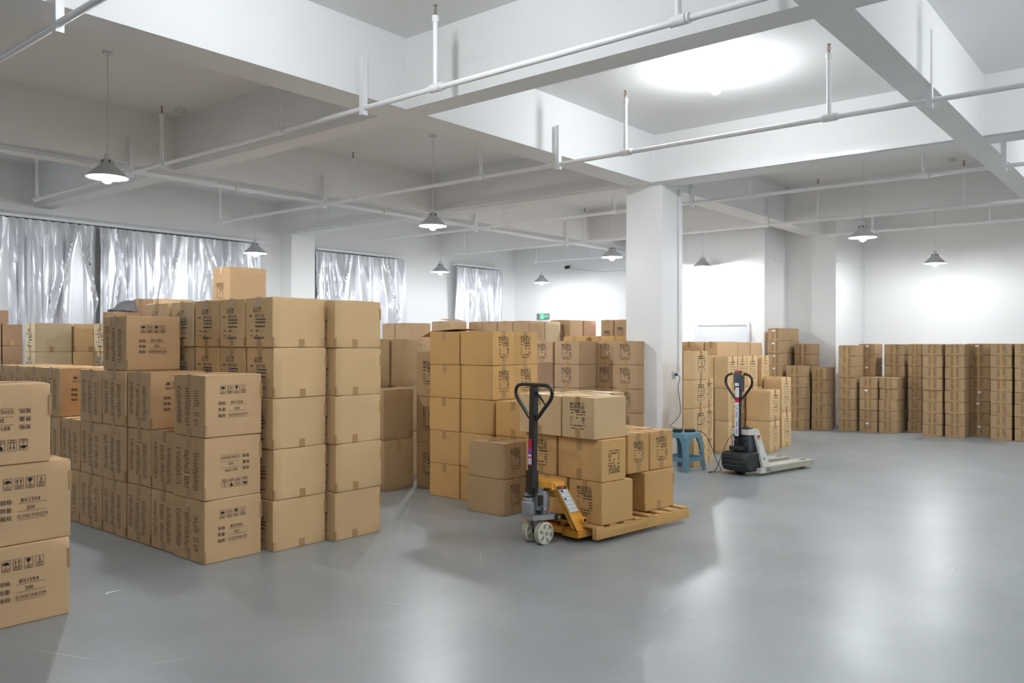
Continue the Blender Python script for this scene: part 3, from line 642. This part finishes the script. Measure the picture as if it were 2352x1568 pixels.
_bm = {}
def carton_mesh(w, d, h, style, tone, var):
    key = (round(w, 3), round(d, 3), round(h, 3), style, tone, var)
    if key in _bm: return _bm[key]
    rng = random.Random(hash((round(w*1000), round(d*1000), len(var), len(style))) % 9999)
    b = MB(); mc = MATS['cardboard_' + tone]
    # body: rounded, slightly bulging box
    N = 8
    bm = bmesh.new(); bmesh.ops.create_cube(bm, size=1)
    bmesh.ops.bevel(bm, geom=bm.edges[:], offset=.012, segments=1, affect='EDGES')
    bmesh.ops.subdivide_edges(bm, edges=[e for e in bm.edges if e.calc_length() > .5], cuts=5, use_grid_fill=True)
    ph = [rng.uniform(0, 6.28) for _ in range(6)]
    g = .0016
    for v in bm.verts:
        x, y, z = v.co.x+.5, v.co.y+.5, v.co.z+.5
        bul = .0035*math.sin(PI*x)*math.sin(PI*z)
        dx = (x-.5)*2; dy = (y-.5)*2; dz = (z-.5)*2
        X = x*w; Y = y*d; Z = z*h
        if abs(dy) > .97: Y += -math.copysign(.002, dy) + math.copysign(1, dy)*.0015*math.sin(PI*x)*math.sin(PI*z) + .0008*math.sin(x*5+ph[0])
        if abs(dx) > .97: X += -math.copysign(.002, dx) + math.copysign(1, dx)*.0015*math.sin(PI*y)*math.sin(PI*z) + .0008*math.sin(y*5+ph[1])
        if z > .985: Z += -.0025*math.sin(PI*x)*math.sin(PI*y) - .002*(.5+.5*math.sin(x*4+y*5+ph[2]))
        if z > .97 and abs(dx) > .97 and abs(dy) > .9: Z -= rng.uniform(0, .006)
        v.co = Vector((X, Y, Z))
    b.bm(bm, mc, False)
    # flap seam across the top
    b.box(w*.5-.001, w*.5+.001, .02, d-.02, h-.0035, h+.0002, M_gap) if style in ('O', 'OF') else b.box(.02, w-.02, d*.5-.001, d*.5+.001, h-.0035, h+.0002, M_gap)
    o = .0022
    if style in ('A', 'L'):
        F = print_main(w, h)
        if var == 'flip': F.flip(w/2, h/2)
        F.put(b, '-y', w, d, M_ink, o)
        small_print(rng.random(), 3, 16, d*.82, h*.62, d*.1, h*.78, .0085).put(b, '-x', w, d, M_ink2 if style == 'L' else M_ink2, o)
    elif style in ('D', 'TX'):
        F = print_case(d, h, rng.random()); F.put(b, '-x', w, d, M_ink, o)
    elif style in ('TY', 'T'):
        (print_case if style == 'TY' else print_rows)(w, h, rng.random()).put(b, '-y', w, d, M_ink, o)
    elif style == 'F':
        F = print_case(w, h, 3); F.flip(w/2, h/2); F.put(b, '-y', w, d, M_ink, o)
    elif style == 'V':
        F = print_case(w, h, 4); F.turn(w/2, h/2); F.put(b, '-y', w, d, M_ink, o)
    elif style == 'B': print_tan(d, h, rng.random()).put(b, '-x', w, d, M_inkb, o)
    elif style == 'TALL': print_case(d*.9, h*.9, 9).put(b, '-x', w, d, M_ink2, o)
    elif style in ('W', 'WS'): print_flat(d, h, rng.random()).put(b, '-x', w, d, M_ink2, o)
    if style in ('A', 'L', 'B', 'P') and tone in 'abo':    # old tape patches on the corners
        b.box(w-.014, w+.0012, -.0012, .006, h*.60, h*.85, M_tape); b.box(-.0012, .014, -.0012, .012, h*.03, h*.2, M_tape)
    me = b.build('carton', fix=False); body = me.data; bpy.data.objects.remove(me)
    bmx = bmesh.new(); bmx.from_mesh(body); bmx.to_mesh(body); bmx.free()
    # tape: the strip over the top seam with its two ends, and the ends of the bottom strip
    tapes = []; tw = .024; q = .0012
    def strip(*boxes):
        t = MB()
        for bx in boxes: t.box(*bx, M_tape)
        to = t.build('packing_tape'); tapes.append(to.data); bpy.data.objects.remove(to)
    lx = .075 + .02*rng.random()
    if style in ('W', 'WS'):
        strip((.004, w-.004, d*.5-tw, d*.5+tw, h-.004, h+.0014), (-q, .004, d*.5-tw, d*.5+tw, .001, h+.0014))
    elif style in ('A', 'L', 'B', 'D', 'TX', 'TALL', 'F', 'P', 'C', 'OPEN'):
        strip((.004, w-.004, d*.5-tw, d*.5+tw, h-.004, h+.0014), (-q, .004, d*.5-tw, d*.5+tw, h-lx, h+.0014))
        strip((-q, .004, d*.5-tw, d*.5+tw, .001, lx*.9))
        if style in ('B', 'P'):
            x = w*rng.uniform(.42, .6); strip((x-tw, x+tw, -q, .004, .001, lx*.8))
        if style == 'C':
            strip((w*.5-tw, w*.5+tw, -q, .004, h-.13, h-.001)); strip((w*.5-tw, w*.5+tw, -q, .004, .001, .15))
    else:
        strip((w*.5-tw, w*.5+tw, .004, d-.004, h-.004, h+.0014), (w*.5-tw, w*.5+tw, -q, .004, h-lx, h+.0014))
        strip((w*.5-tw, w*.5+tw, -q, .004, .001, lx)) if style not in ('O', 'OF') else strip((-q, .004, d*.5-tw, d*.5+tw, h-.08, h-.001))
    _bm[key] = (body, tapes)
    return _bm[key]
_st = None
def sticker_mesh():
    global _st
    if _st is None:
        b = MB(); b.box(-.0025, -.0015, -.024, .024, -.015, .015, M_white); o = b.build('sticker'); _st = o.data; bpy.data.objects.remove(o)
    return _st
WORD = {1: 'bottom', 2: 'second', 3: 'third', 4: 'fourth', 5: 'fifth', 6: 'sixth', 7: 'seventh', 8: 'eighth'}
TN = {'e': 'tan', 'a': 'tan', 'b': 'tan', 'c': 'pale', 'c1': 'brown', 'c2': 'brown', 'd': 'dark brown', 'd1': 'brown', 'd2': 'reddish', 'o': 'orange-brown', 'w': 'flat brown', 'w2': 'flat dark'}
used = {}
def carton(x, y, z, w, d, h, rot, style, tone, var, label, group):
    body, tape = carton_mesh(w, d, h, style, tone, var)
    o = bpy.data.objects.new('cardboard_box', body); C.collection.objects.link(o)
    o.location = (x, y, z); o.rotation_euler.z = R(rot)
    tag(o, label, 'box', group)
    for tm in tape:
        t = bpy.data.objects.new('packing_tape', tm); C.collection.objects.link(t); t.parent = o
    return o
rj = random.Random(42)
for (x0, y0, w, d, h, n, z0, rot, style, tone, desc, group) in STACKS:
    for k in range(n):
        jx, jy, jr = rj.uniform(-.004, .004), rj.uniform(-.003, .003), rj.uniform(-.35, .35)
        var = 'n'
        if style == 'A' and desc.startswith('the corner') and k == 1: var = 'flip'
        if style == 'L' and k == 2: var = 'flip'; jx -= .10
        if style == 'L' and k == 1: jx += .012
        if style in 'AB' and rot == 0 and k % 2: jx += .004
        if style in ('W', 'WS'): jx *= 3.5; jy *= 1.5; jr *= 2.5
        hw = .004
        if group == 'single':
            grp = None
            lb = 'tall tan carton standing alone above the tall tan pile' if style == 'TALL' else 'single brown carton lying on the dark stack at the picture edge'
        else:
            grp = group
            if desc[:2] in ('L1', 'L2', 'L3'): lb = '%s carton on the pallet: %s' % ('orange-brown' if tone == 'o' else 'tan', desc[3:]) ; lb = desc[3:] + ' on the pallet' if 'pallet' not in desc else desc[3:]
            else:
                lay = 'top' if k == n-1 else WORD[k+1]
                lb = '%s carton, %s layer of %s' % (TN[tone], lay, desc)
        used[lb] = used.get(lb, 0) + 1
        o = carton(x0 + .003 + jx, y0 + .0015 + jy, z0 + k*h + .0004, w - hw - .002, d - (hw if style[0] != 'W' else .016), h - .0015, rot + jr*(0 if rot else 1), style, tone, var, lb, grp)
        if k == n-1 and style in ('OPEN', 'OF'):
            f = MB()
            if style == 'OPEN': f.prism([(.004, 0), (d*.5, .035), (d*.5, .038), (.004, .003)], .01, w-.02, MATS['cardboard_'+tone], 'x')
            else: f.prism([(d-.01, 0), (d+.13, -.055), (d+.13, -.052), (d-.01, .004)], .02, w-.03, MATS['cardboard_'+tone], 'x'); f.prism([(d-.02, .001), (.05, .022), (.05, .025), (d-.02, .004)], .02, w-.03, MATS['cardboard_'+tone], 'x')
            fo = f.build('open_flap', o); fo.location = (0, 0, h + .0005)
        if style == 'WS' and rj.random() < .62:
            s = bpy.data.objects.new('sticker', sticker_mesh()); C.collection.objects.link(s); s.parent = o
            s.location = (0, d*rj.uniform(.42, .6), h*.78); s.rotation_euler.x = rj.uniform(-.2, .2)

# ================================================================ pallet
TH = R(-7.3); P0 = Vector((5.284, 3.524, 0)); JU = Vector((math.cos(TH), math.sin(TH), 0)); JV = Vector((-math.sin(TH), math.cos(TH), 0))
o_ = P0 - .105*JU - .085*JV
t = thing('wooden_pallet', 'worn pine pallet carrying the carton load on the yellow jack', 'pallet', (o_.x, o_.y, .035), TH)
L, Wd = 1.20, .80
for i, v in enumerate((0, .3325, Wd-.045)):
    b = MB(); b.box(0, L, v, v+.045, 0, .082, M_wood, .003); b.build('stringer', t)
for i in range(8):
    x = i*(L-.09)/7
    b = MB(); b.box(x + .005*((i*7)%3), x+.085, .004*(i%2)+.002, Wd-.005, .0825, .0965, M_wood, .002); b.build('deck_board', t)

# ================================================================ yellow pallet jack
t = thing('pallet_jack', 'orange-yellow hand pallet jack with black handle under the pallet load', 'pallet jack', (4.945, 3.84, 0), TH)
def wheel(parent, v, name='wheel', r=.085, wd=.05):
    b = MB(); c = (0, v, r)
    b.lathe([(r, -wd/2+.004), (r, wd/2-.004)], M_nylon2, c, 40, 'y')
    b.lathe([(r-.014, -wd/2-.001), (r-.004, -wd/2), (r, -wd/2+.004)], M_nylon, c, 40, 'y'); b.lathe([(r, wd/2-.004), (r-.004, wd/2), (r-.014, wd/2+.001)], M_nylon, c, 40, 'y')
    b.lathe([(r-.014, -wd/2-.001), (r-.016, -wd/2+.012), (.034, -wd/2+.012)], M_nylon2, c, 40, 'y'); b.lathe([(.034, -wd/2+.012), (.032, -wd/2-.002), (.001, -wd/2-.004)], M_nylon, c, 40, 'y')  # recess discs take the darker tone: shade behind the spokes put into colour
    b.lathe([(r-.014, wd/2+.001), (r-.016, wd/2-.012), (.034, wd/2-.012)], M_nylon2, c, 40, 'y'); b.lathe([(.034, wd/2-.012), (.032, wd/2+.002), (.001, wd/2+.004)], M_nylon, c, 40, 'y')
    for k in range(6):
        a = 2*PI*k/6 + .25
        for sgn in (-1, 1):
            y_ = v + sgn*(wd/2 - .003)
            ca, sa = math.cos(a), math.sin(a); pa, pb = .030, r-.012; hw_ = .013
            P = [(ca*pa - sa*hw_, sa*pa + ca*hw_), (ca*pb - sa*hw_*1.5, sa*pb + ca*hw_*1.5), (ca*pb + sa*hw_*1.5, sa*pb - ca*hw_*1.5), (ca*pa + sa*hw_, sa*pa - ca*hw_)]
            b.prism([(p[0], p[1]+r) for p in P], min(y_, v+sgn*(wd/2-.014)), max(y_, v+sgn*(wd/2-.014)), M_nylon, 'y')
    wo = b.build(name, parent)
    b = MB(); b.cyl((0, v-wd/2-.006, r), (0, v+wd/2+.006, r), .016, M_greym, 20); b.build('hub', wo)
wheel(t, -.062); wheel(t, .075)
b = MB(); b.cyl((0, -.03, .085), (0, .045, .085), .02, M_rubber); b.cyl((0, .005, .085), (0, .005, .19), .028, M_greym); b.build('axle', t)
# steering yoke plate and push rod
b = MB(); b.prism([(-.085, .07), (-.085, -.03), (.0, -.075), (.10, -.10), (.125, -.085), (.125, -.04), (.06, .07)], .185, .222, M_greym, 'z')
b.cyl((.105, -.115, .20), (.105, -.03, .20), .024, M_rubber, 14); b.cyl((.105, -.125, .20), (.105, -.115, .20), .016, M_chrome, 12); b.cyl((.06, -.06, .222), (.06, -.06, .24), .008, M_chrome, 8); b.build('steering_yoke', t)
b = MB(); b.prism([(.10, .215), (.10, .185), (.27, .145), (.27, .20)], -.10, -.07, M_rubber, 'y'); b.build('push_rod', t)
# hydraulic pump
b = MB(); b.lathe([(.001, 0), (.05, 0), (.055, .01), (.055, .09), (.045, .10), (.001, .10)], M_greym, (-.055, .045, .225), 20)
b.lathe([(.001, 0), (.040, 0), (.043, .02), (.038, .05), (.022, .065), (.012, .075), (.012, .10), (.001, .10)], M_greym, (-.055, .045, .32), 20)
b.lathe([(.0405, 0), (.0445, .004), (.0445, .014), (.0405, .018)], M_chrome, (-.055, .045, .335), 20); b.lathe([(.0405, 0), (.046, .003), (.046, .009), (.0405, .012)], M_rubber, (-.055, .045, .355), 20)
b.lathe([(.001, 0), (.036, 0), (.038, .02), (.052, .05), (.055, .16), (.048, .175), (.032, .18), (.001, .18)], M_greym, (.045, -.005, .225), 24)
b.box(-.03, .03, -.03, .03, .23, .40, M_greym, .01); b.box(-.035, .0, -.055, -.03, .29, .37, M_rubber, .004)
b.cyl((-.02, -.06, .245), (-.02, .0, .245), .014, M_rubber, 10); b.cyl((.005, -.065, .27), (.005, -.02, .27), .010, M_chrome, 8)
b.prism([(-.035, .36), (-.03, .425), (-.005, .44), (.015, .42), (.018, .36)], -.035, -.02, M_greym, 'y')
b.build('hydraulic_pump', t)
b = MB(); b.cyl((.045, -.005, .40), (.045, -.005, .462), .014, M_chrome, 16); b.build('piston_rod', t)
# frame: head, arms, forks
b = MB()
b.prism([(-.005, .05), (-.02, .02), (-.02, -.03), (.03, -.115), (.13, -.145), (.17, -.08), (.17, .12), (.10, .15), (.03, .11)], .462, .476, M_org, 'z')
b.prism([(-.005, .05), (-.02, .02), (-.02, -.03), (.03, -.115), (.04, -.105), (-.008, -.028), (-.008, .018), (.003, .045)], .430, .463, M_org, 'z')
b.prism([(.03, -.115), (.13, -.145), (.13, -.135), (.03, -.105)], .415, .463, M_org, 'z')
b.box(.155, .17, -.12, .13, .33, .46, M_org); b.box(.02, .06, -.03, .03, .43, .456, M_org)
def arm(s):
    # a leaning folded plate from the head out to the fork heel
    top = [(.045, s*.125), (.145, s*.14)]; bot = [(.205, s*.215), (.345, s*.215)]
    th = .016
    vs = []
    for (u, v), z in ((top[0], .46), (top[1], .46), (bot[1], .095), (bot[0], .095)):
        vs.append((u, v, z)); vs.append((u, v - s*th, z))
    b.add(vs, [(0,2,4,6), (1,7,5,3), (0,1,3,2), (2,3,5,4), (4,5,7,6), (6,7,1,0)], M_org)
    vs = []
    for (u, v), z in ((top[0], .46), (bot[0], .095)):
        vs += [(u, v, z), (u+.006, v, z), (u+.006, v - s*.05, z), (u, v - s*.05, z)]
    b.add(vs, [(0,1,5,4), (1,2,6,5), (2,3,7,6), (3,0,4,7), (0,3,2,1), (4,5,6,7)], M_org)
arm(-1); arm(1)
b.box(.15, .30, -.20, .20, .30, .315, M_org) if False else None
fr = b.build('frame', t)
Tm = MB()   # the white chart decal on the arm
def on_arm(a, c):   # a 0..1 across, c 0..1 down
    p0 = Vector((.045, -.125, .46)); p1 = Vector((.145, -.14, .46)); q0 = Vector((.205, -.215, .095)); q1 = Vector((.345, -.215, .095))
    p = (p0.lerp(p1, a)).lerp(q0.lerp(q1, a), c); nrm = (p1-p0).cross(q0-p0).normalized()
    if nrm.y > 0: nrm = -nrm
    return p + nrm*.002
def arm_quad(mb, a0, a1, c0, c1, m, lift=0):
    P = [on_arm(a0, c0), on_arm(a1, c0), on_arm(a1, c1), on_arm(a0, c1)]
    nrm = (P[1]-P[0]).cross(P[3]-P[0]).normalized(); nrm = -nrm if nrm.y > 0 else nrm
    mb.add([p + nrm*lift for p in P], [(0,1,2,3)], m)
arm_quad(Tm, .1, .92, .055, .62, M_rubber)
for k in range(6): arm_quad(Tm, .13, .89, .128+.082*k, .205+.082*k, M_white, .0006)
arm_quad(Tm, .25, .45, .14, .19, M_rubber, .0012); arm_quad(Tm, .22, .40, .31, .35, M_rubber, .0012)
el = [on_arm(.5+.25*math.cos(2*PI*i/16), .09+.022*math.sin(2*PI*i/16)) for i in range(16)]
Tm.add([p+Vector((0,-.0008,0)) for p in el], [tuple(range(16))], M_red)
Tm.build('load_chart_decal', fr, fix=False)
b = MB(); b.cyl((.275, -.235, .17), (.275, -.19, .17), .024, M_org, 16); b.cyl((.275, -.237, .17), (.275, -.234, .17), .014, M_rubber, 12); b.build('linkage_pivot', fr)
for s in (-1, 1):
    b = MB(); y0_, y1_ = (-.232, -.07) if s < 0 else (.055, .232)
    b.box(.195, 1.30, y0_, y1_, .085, .096, M_org); b.box(.195, 1.30, y0_, y0_+.012, .04, .085, M_org); b.box(.195, 1.30, y1_-.012, y1_, .04, .085, M_org); b.box(.195, .207, y0_, y1_, .04, .085, M_org)
    b.prism([(.195, y0_), (.195, y1_), (.10, y1_*.9 if s > 0 else y1_)] if False else [(.195, y0_+.0), (.207, y0_), (.207, y1_), (.195, y1_)], .04, .096, M_org, 'z')
    f = b.build('fork', t)
    b = MB(); b.cyl((1.1, (y0_+y1_)/2-.035, .0405), (1.1, (y0_+y1_)/2+.035, .0405), .040, M_nylon2, 20); b.build('load_roller', f)
b = MB(); b.box(.207, .25, -.07, .07, .05, .09, M_org); b.build('fork_bridge', t)
# handle
b = MB()
def shaft(mb, z0, z1, u0, u1, wv, wu):
    vs = []
    for (z, u) in ((z0, u0), (z1, u1)):
        vs += [(u-wu, -wv, z), (u+wu, -wv, z), (u+wu, wv, z), (u-wu, wv, z)]
    mb.add(vs, [(0,3,2,1), (4,5,6,7), (0,1,5,4), (1,2,6,5), (2,3,7,6), (3,0,4,7)], M_black)
shaft(b, .395, .56, -.068, -.062, .036, .030); shaft(b, .54, 1.19, -.062, -.045, .026, .022); b.box(-.062, -.034, -.024, .024, 1.17, 1.205, M_black)
b.cyl((-.068, -.048, .41), (-.068, .048, .41), .020, M_rubber, 14)
hd = b.build('handle_shaft', t)
b = MB()
loop = []
for a, c in ((0, .935), (.045, .975), (.10, 1.035), (.155, 1.09), (.178, 1.125), (.183, 1.15), (.178, 1.175), (.162, 1.195), (.14, 1.205), (.11, 1.21), (0, 1.21)): loop.append((-.05, -a-.014, c))
full = loop + [(-.05, a_-2*a_ + 0 if False else -(p[1]+.014)+.014, p[2]) for p in reversed(loop[:-1]) for a_ in (0,)]
b.tube(full, .0145, M_black, 12); b.build('handle_loop', hd)
b = MB(); b.tube([(-.045, -.03, 1.16), (-.045, -.045, 1.13), (-.045, -.085, 1.10), (-.045, -.12, 1.06)], [.008, .008, .007, .005], M_black, 8); b.build('control_lever', hd)
b = MB(); b.box(-.0872, -.0862+.0, -.020, .022, .60, .80, M_pink)
ob = b
ob.box(-.0885, -.0872, -.018, .020, .735, .79, M_red); ob.box(-.0885, -.0872, -.016, .018, .61, .655, M_white)
ob.lathe([(.001, -.0885), (.018, -.0885)], M_blue, (0, .001, .685), 18, 'x'); ob.box(-.0895, -.0885, -.016, .018, .668, .684, M_white)
st = ob.build('sticker', hd)
st.rotation_euler = (0, 0, 0)

# ================================================================ electric pallet truck
T2 = R(-12)
t = thing('electric_pallet_truck', 'white and black electric pallet truck parked beside the blue stool', 'pallet truck', (9.05, 4.05, 0), T2)
b = MB()   # black motor cowl
prof = [(-.17, .16), (-.165, .10), (-.13, .05), (-.05, .035), (.20, .04), (.24, .12), (.24, .24), (.18, .285), (-.10, .285), (-.165, .25)]
secs = [(-.185, .80), (-.16, .95), (-.09, 1), (.09, 1), (.15, .95), (.175, .80)]
vs = []; fs = []; nP = len(prof)
for (v, k) in secs:
    for (u, z) in prof: vs.append((.02+(u-.04)*.78*k, v, .155+(z-.16)*.93*k))
for i in range(len(secs)-1):
    for j in range(nP): fs.append((i*nP+j, i*nP+(j+1)%nP, (i+1)*nP+(j+1)%nP, (i+1)*nP+j))
fs += [tuple(range(nP)), tuple(range(len(secs)*nP-1, (len(secs)-1)*nP-1, -1))]
b.add(vs, fs, M_rubber, True); cw = b.build('motor_cowl', t)
b = MB()
for z in (.11, .16, .21): b.box(-.150, -.140, -.13, .12, z, z+.006, M_dgrey)
b.build('cowl_ribs', cw)
b = MB(); b.cyl((.02, -.03, .09), (.02, .03, .09), .09, M_rubber, 24); b.build('drive_wheel', t)
b = MB(); b.box(.01, .16, -.125, .10, .265, .465, M_dgrey, .02)
for k in range(4): b.box(.002, .01, -.10, .06, .32+.04*k, .326+.04*k, M_rubber)
b.build('pump_housing', t)
b = MB()
b.prism([(.0, .10), (.0, -.12), (.04, -.15), (.15, -.155), (.17, -.13), (.17, .10)], .465, .525, M_cream, 'z')
def arm2(s):
    vs = []
    for (u, v, z) in ((.07, s*.15, .515), (.16, s*.15, .515), (.27, s*.245, .04), (.13, s*.245, .04)):
        vs += [(u, v, z), (u, v-s*.03, z)]
    b.add(vs, [(0,2,4,6), (1,7,5,3), (0,1,3,2), (2,3,5,4), (4,5,7,6), (6,7,1,0)], M_cream)
    b.box(.06, .25, min(s*.19, s*.25), max(s*.19, s*.25), .03, .085, M_cream)
arm2(-1); arm2(1)
b.box(.165, .18, -.14, .14, .09, .50, M_cream); body = b.build('mast_frame', t)
for bx in ((.105, .150, -.1715, -.166, .43, .46, M_red), (.11, .150, -.175, -.170, .412, .428, M_yel), (.12, .165, -.200, -.190, .27, .34, M_white), (.155, .18, -.218, -.208, .17, .20, M_green)):
    b = MB(); b.box(*bx); b.build('warning_label', body)
for s in (-1, 1):
    y0_, y1_ = (-.25, -.09) if s < 0 else (.09, .25)
    b = MB(); b.box(.16, 1.14, y0_, y1_, .095, .104, M_cream)
    b.box(.16, 1.14, y0_, y0_+.01, .035, .095, M_dirty); b.box(.16, 1.14, y1_-.01, y1_, .035, .095, M_cream); b.box(1.13, 1.14, y0_, y1_, .04, .095, M_dirty)
    b.box(.98, 1.09, y0_+.05, y1_-.05, .1042, .1050, M_dgrey)
    f = b.build('fork', t)
    b = MB(); b.cyl((1.03, (y0_+y1_)/2-.03, .0405), (1.03, (y0_+y1_)/2+.03, .0405), .040, M_nylon2, 20); b.build('load_roller', f)
b = MB(); b.box(-.10, .05, -.08, .08, .285, .335, M_rubber, .012); b.tube([(-.06, -.10, .33), (-.05, -.12, .38), (-.02, -.12, .40)], .010, M_black, 8)
b.cyl((-.07, .04, .335), (-.07, .04, .40), .018, M_chrome, 14); b.lathe([(.001, 0), (.026, 0), (.022, .02), (.001, .02)], M_chrome, (-.07, .04, .40), 16); b.build('tiller_base', t)
b = MB()
vs = []
for (z, u) in ((.33, -.04), (1.06, -.02)): vs += [(u-.022, -.03, z), (u+.022, -.03, z), (u+.022, .03, z), (u-.022, .03, z)]
b.add(vs, [(0,3,2,1), (4,5,6,7), (0,1,5,4), (1,2,6,5), (2,3,7,6), (3,0,4,7)], M_black); hd = b.build('tiller_shaft', t)
b = MB()
for (z0, z1, m) in ((.45, .66, M_white), (.66, .84, M_white), (.84, .87, M_red), (.875, .895, M_red), (.90, 1.02, M_white), (1.025, 1.05, M_red)):
    zc = (z0+z1)/2; uu = -.04 + .02*(zc-.33)/.73 - .0245
    b.box(uu-.001, uu, -.026, .026, z0, z1, m)
b.lathe([(.001, -.0515), (.010, -.0515)], M_yel, (-.003, 0, .80), 12, 'x')
Fs = Flat(); rg = random.Random(3)
Fs.scrib(0, -.008, .16, .016, rg); Fs.scrib(.20, -.007, .10, .014, rg)
b.add([(-.0635 + .0006*0 + .02*(a/.73), c, .47+a) for a, c in Fs.v], Fs.f, M_blue); b.build('warning_strip', hd, fix=False)
b = MB()
left = [(-.02, .02, .855), (-.02, .10, .94), (-.02, .165, 1.02), (-.02, .185, 1.07), (-.02, .18, 1.12), (-.02, .15, 1.155), (-.02, .10, 1.17), (-.02, .05, 1.165)]
b.tube(left, .015, M_black, 12); b.tube([(p[0], -p[1], p[2]) for p in left], .015, M_black, 12); b.build('tiller_loop', hd)
b = MB(); b.prism([(-.055, 1.18), (-.06, 1.10), (-.045, .99), (-.02, .965), (.02, .965), (.03, 1.0), (.03, 1.17), (.0, 1.205), (-.03, 1.205)], -.045, .045, M_dgrey, 'y'); ch = b.build('control_head', hd)
b = MB(); b.box(-.045, -.005, -.025, .025, 1.185, 1.212, M_red, .004); b.build('safety_button', ch)
for s in (-1, 1):
    b = MB(); b.cyl((-.01, s*.045, 1.165), (-.01, s*.072, 1.165), .026, M_yel, 16); b.box(-.02, .0, min(s*.05, s*.10), max(s*.05, s*.10), 1.18, 1.195, M_yel, .004); b.build('throttle_paddle', ch)
b = MB(); b.box(-.063, -.058, -.03, .025, 1.03, 1.065, M_white); b.build('control_label', ch)
b = MB(); b.box(.02, .13, -.09, .06, .5258, .535, M_rubber, .003); b.tube([(.04, -.05, .54), (.08, .0, .56), (.12, -.04, .54)], .006, M_cable, 6); tag(b.build('loose_cable', loc=(9.05, 4.05, 0), rotz=T2), 'short black lead lying on top of the white truck body', 'cable')

# ================================================================ blue stool with chargers
t = thing('plastic_stool', 'blue-grey plastic stool beside the column', 'stool', (8.93, 4.72, 0), R(-8))
b = MB()
sq = []
def rs(h, r, n=6):
    pts = []
    for cx, cy, a0 in ((h-r, h-r, 0), (-h+r, h-r, 90), (-h+r, -h+r, 180), (h-r, -h+r, 270)):
        for k in range(n+1): a = R(a0 + 90*k/n); pts.append((cx + r*math.cos(a), cy + r*math.sin(a)))
    return pts
ring = [(.150, .05, .455), (.158, .05, .448), (.160, .05, .43), (.166, .05, .395)]
vs = []; fs = []; rows = [rs(h, r) for h, r, z in ring]; nn = len(rows[0])
for (h, r, z), rw in zip(ring, rows): vs += [(x, y, z) for x, y in rw]
for i in range(len(ring)-1):
    for k in range(nn): fs.append((i*nn+k, (i+1)*nn+k, (i+1)*nn+(k+1)%nn, i*nn+(k+1)%nn))
fs.append(tuple(range(nn)))
b.add(vs, fs, M_stool); b.build('seat', t)
for sx in (-1, 1):
    for sy in (-1, 1):
        b = MB()
        P = []
        for (z, h, wd) in ((.40, .163, .105), (.31, .170, .062), (.16, .183, .052), (.0, .196, .050)):
            x, y = sx*h, sy*h; tk = .012
            P += [(x, y, z), (x - sx*wd, y, z), (x - sx*wd, y - sy*tk, z), (x - sx*tk, y - sy*tk, z), (x - sx*tk, y - sy*wd, z), (x, y - sy*wd, z)]
        F = []
        for i in range(3):
            for k in range(6): F.append((i*6+k, i*6+(k+1)%6, (i+1)*6+(k+1)%6, (i+1)*6+k))
        F += [tuple(range(6)), tuple(range(23, 17, -1))]
        b.add(P, F, M_stool); b.build('leg', t)
for k in range(4):
    b = MB(); b.T = Matrix.Rotation(PI/2*k, 4, 'Z'); b.box(-.135, .135, -.186, -.174, .12, .165, M_stool); b.build('stretcher', t)
b = MB(); b.box(-.075, .075, -.05, .05, 0, .04, M_rubber, .006); tag(b.build('battery_charger', loc=(8.89, 4.77, .4556), rotz=R(20)), 'larger black charger box lying on the blue stool', 'charger')
b = MB(); b.box(-.055, .055, -.035, .035, 0, .03, M_rubber, .005); tag(b.build('battery_charger', loc=(8.99, 4.66, .4556), rotz=R(-30)), 'smaller black adapter lying on the blue stool', 'charger')
t = thing('wall_socket', 'white wall socket with a plug on the square column', 'socket', (9.577, 5.2, 1.115))
b = MB(); b.box(-.045, .045, -.012, 0, -.045, .045, M_sock, .003); b.build('socket_plate', t)
b = MB(); b.box(.0, .03, -.05, -.012, -.015, .018, M_blue, .004); b.build('plug', t)
def cable(pts, r, label, name='power_cable'):
    b = MB(); out = []
    P = [Vector(p) for p in pts]
    for i in range(len(P)-1):
        p0 = P[max(i-1, 0)]; p1 = P[i]; p2 = P[i+1]; p3 = P[min(i+2, len(P)-1)]
        for k in range(6):
            s = k/6; out.append(.5*((2*p1) + (p2-p0)*s + (2*p0-5*p1+4*p2-p3)*s*s + (3*p1-p0-3*p2+p3)*s**3))
    out.append(P[-1]); b.tube(out, r, M_cable, 6); return tag(b.build(name), label, 'cable')
cable([(9.592, 5.15, 1.115), (9.60, 5.12, 1.07), (9.55, 5.12, .95), (9.61, 5.12, .72), (9.60, 5.12, .60), (9.42, 5.09, .53), (9.08, 4.98, .49), (8.92, 4.83, .50)], .004, 'thin black cable from the column socket down to the stool')
cable([(9.02, 4.63, .475), (9.08, 4.52, .44), (9.10, 4.44, .30), (9.10, 4.36, .12), (9.08, 4.30, .008), (8.95, 4.38, .006), (8.90, 4.36, .006), (8.86, 4.26, .05), (8.90, 4.20, .24), (8.98, 4.16, .40), (9.02, 4.1, .47)], .004, 'black charging cable from the stool to the electric truck')

# litter and a scratch on the floor
b = MB(); b.tube([(2.235, 5.03, .004), (2.25, 5.06, .005), (2.30, 5.065, .004), (2.345, 5.06, .004)], [.003, .006, .004, .002], M_white, 6)
tag(b.build('paper_scrap'), 'small curled white scrap on the grey floor before the umbrella-marked pile', 'scrap')
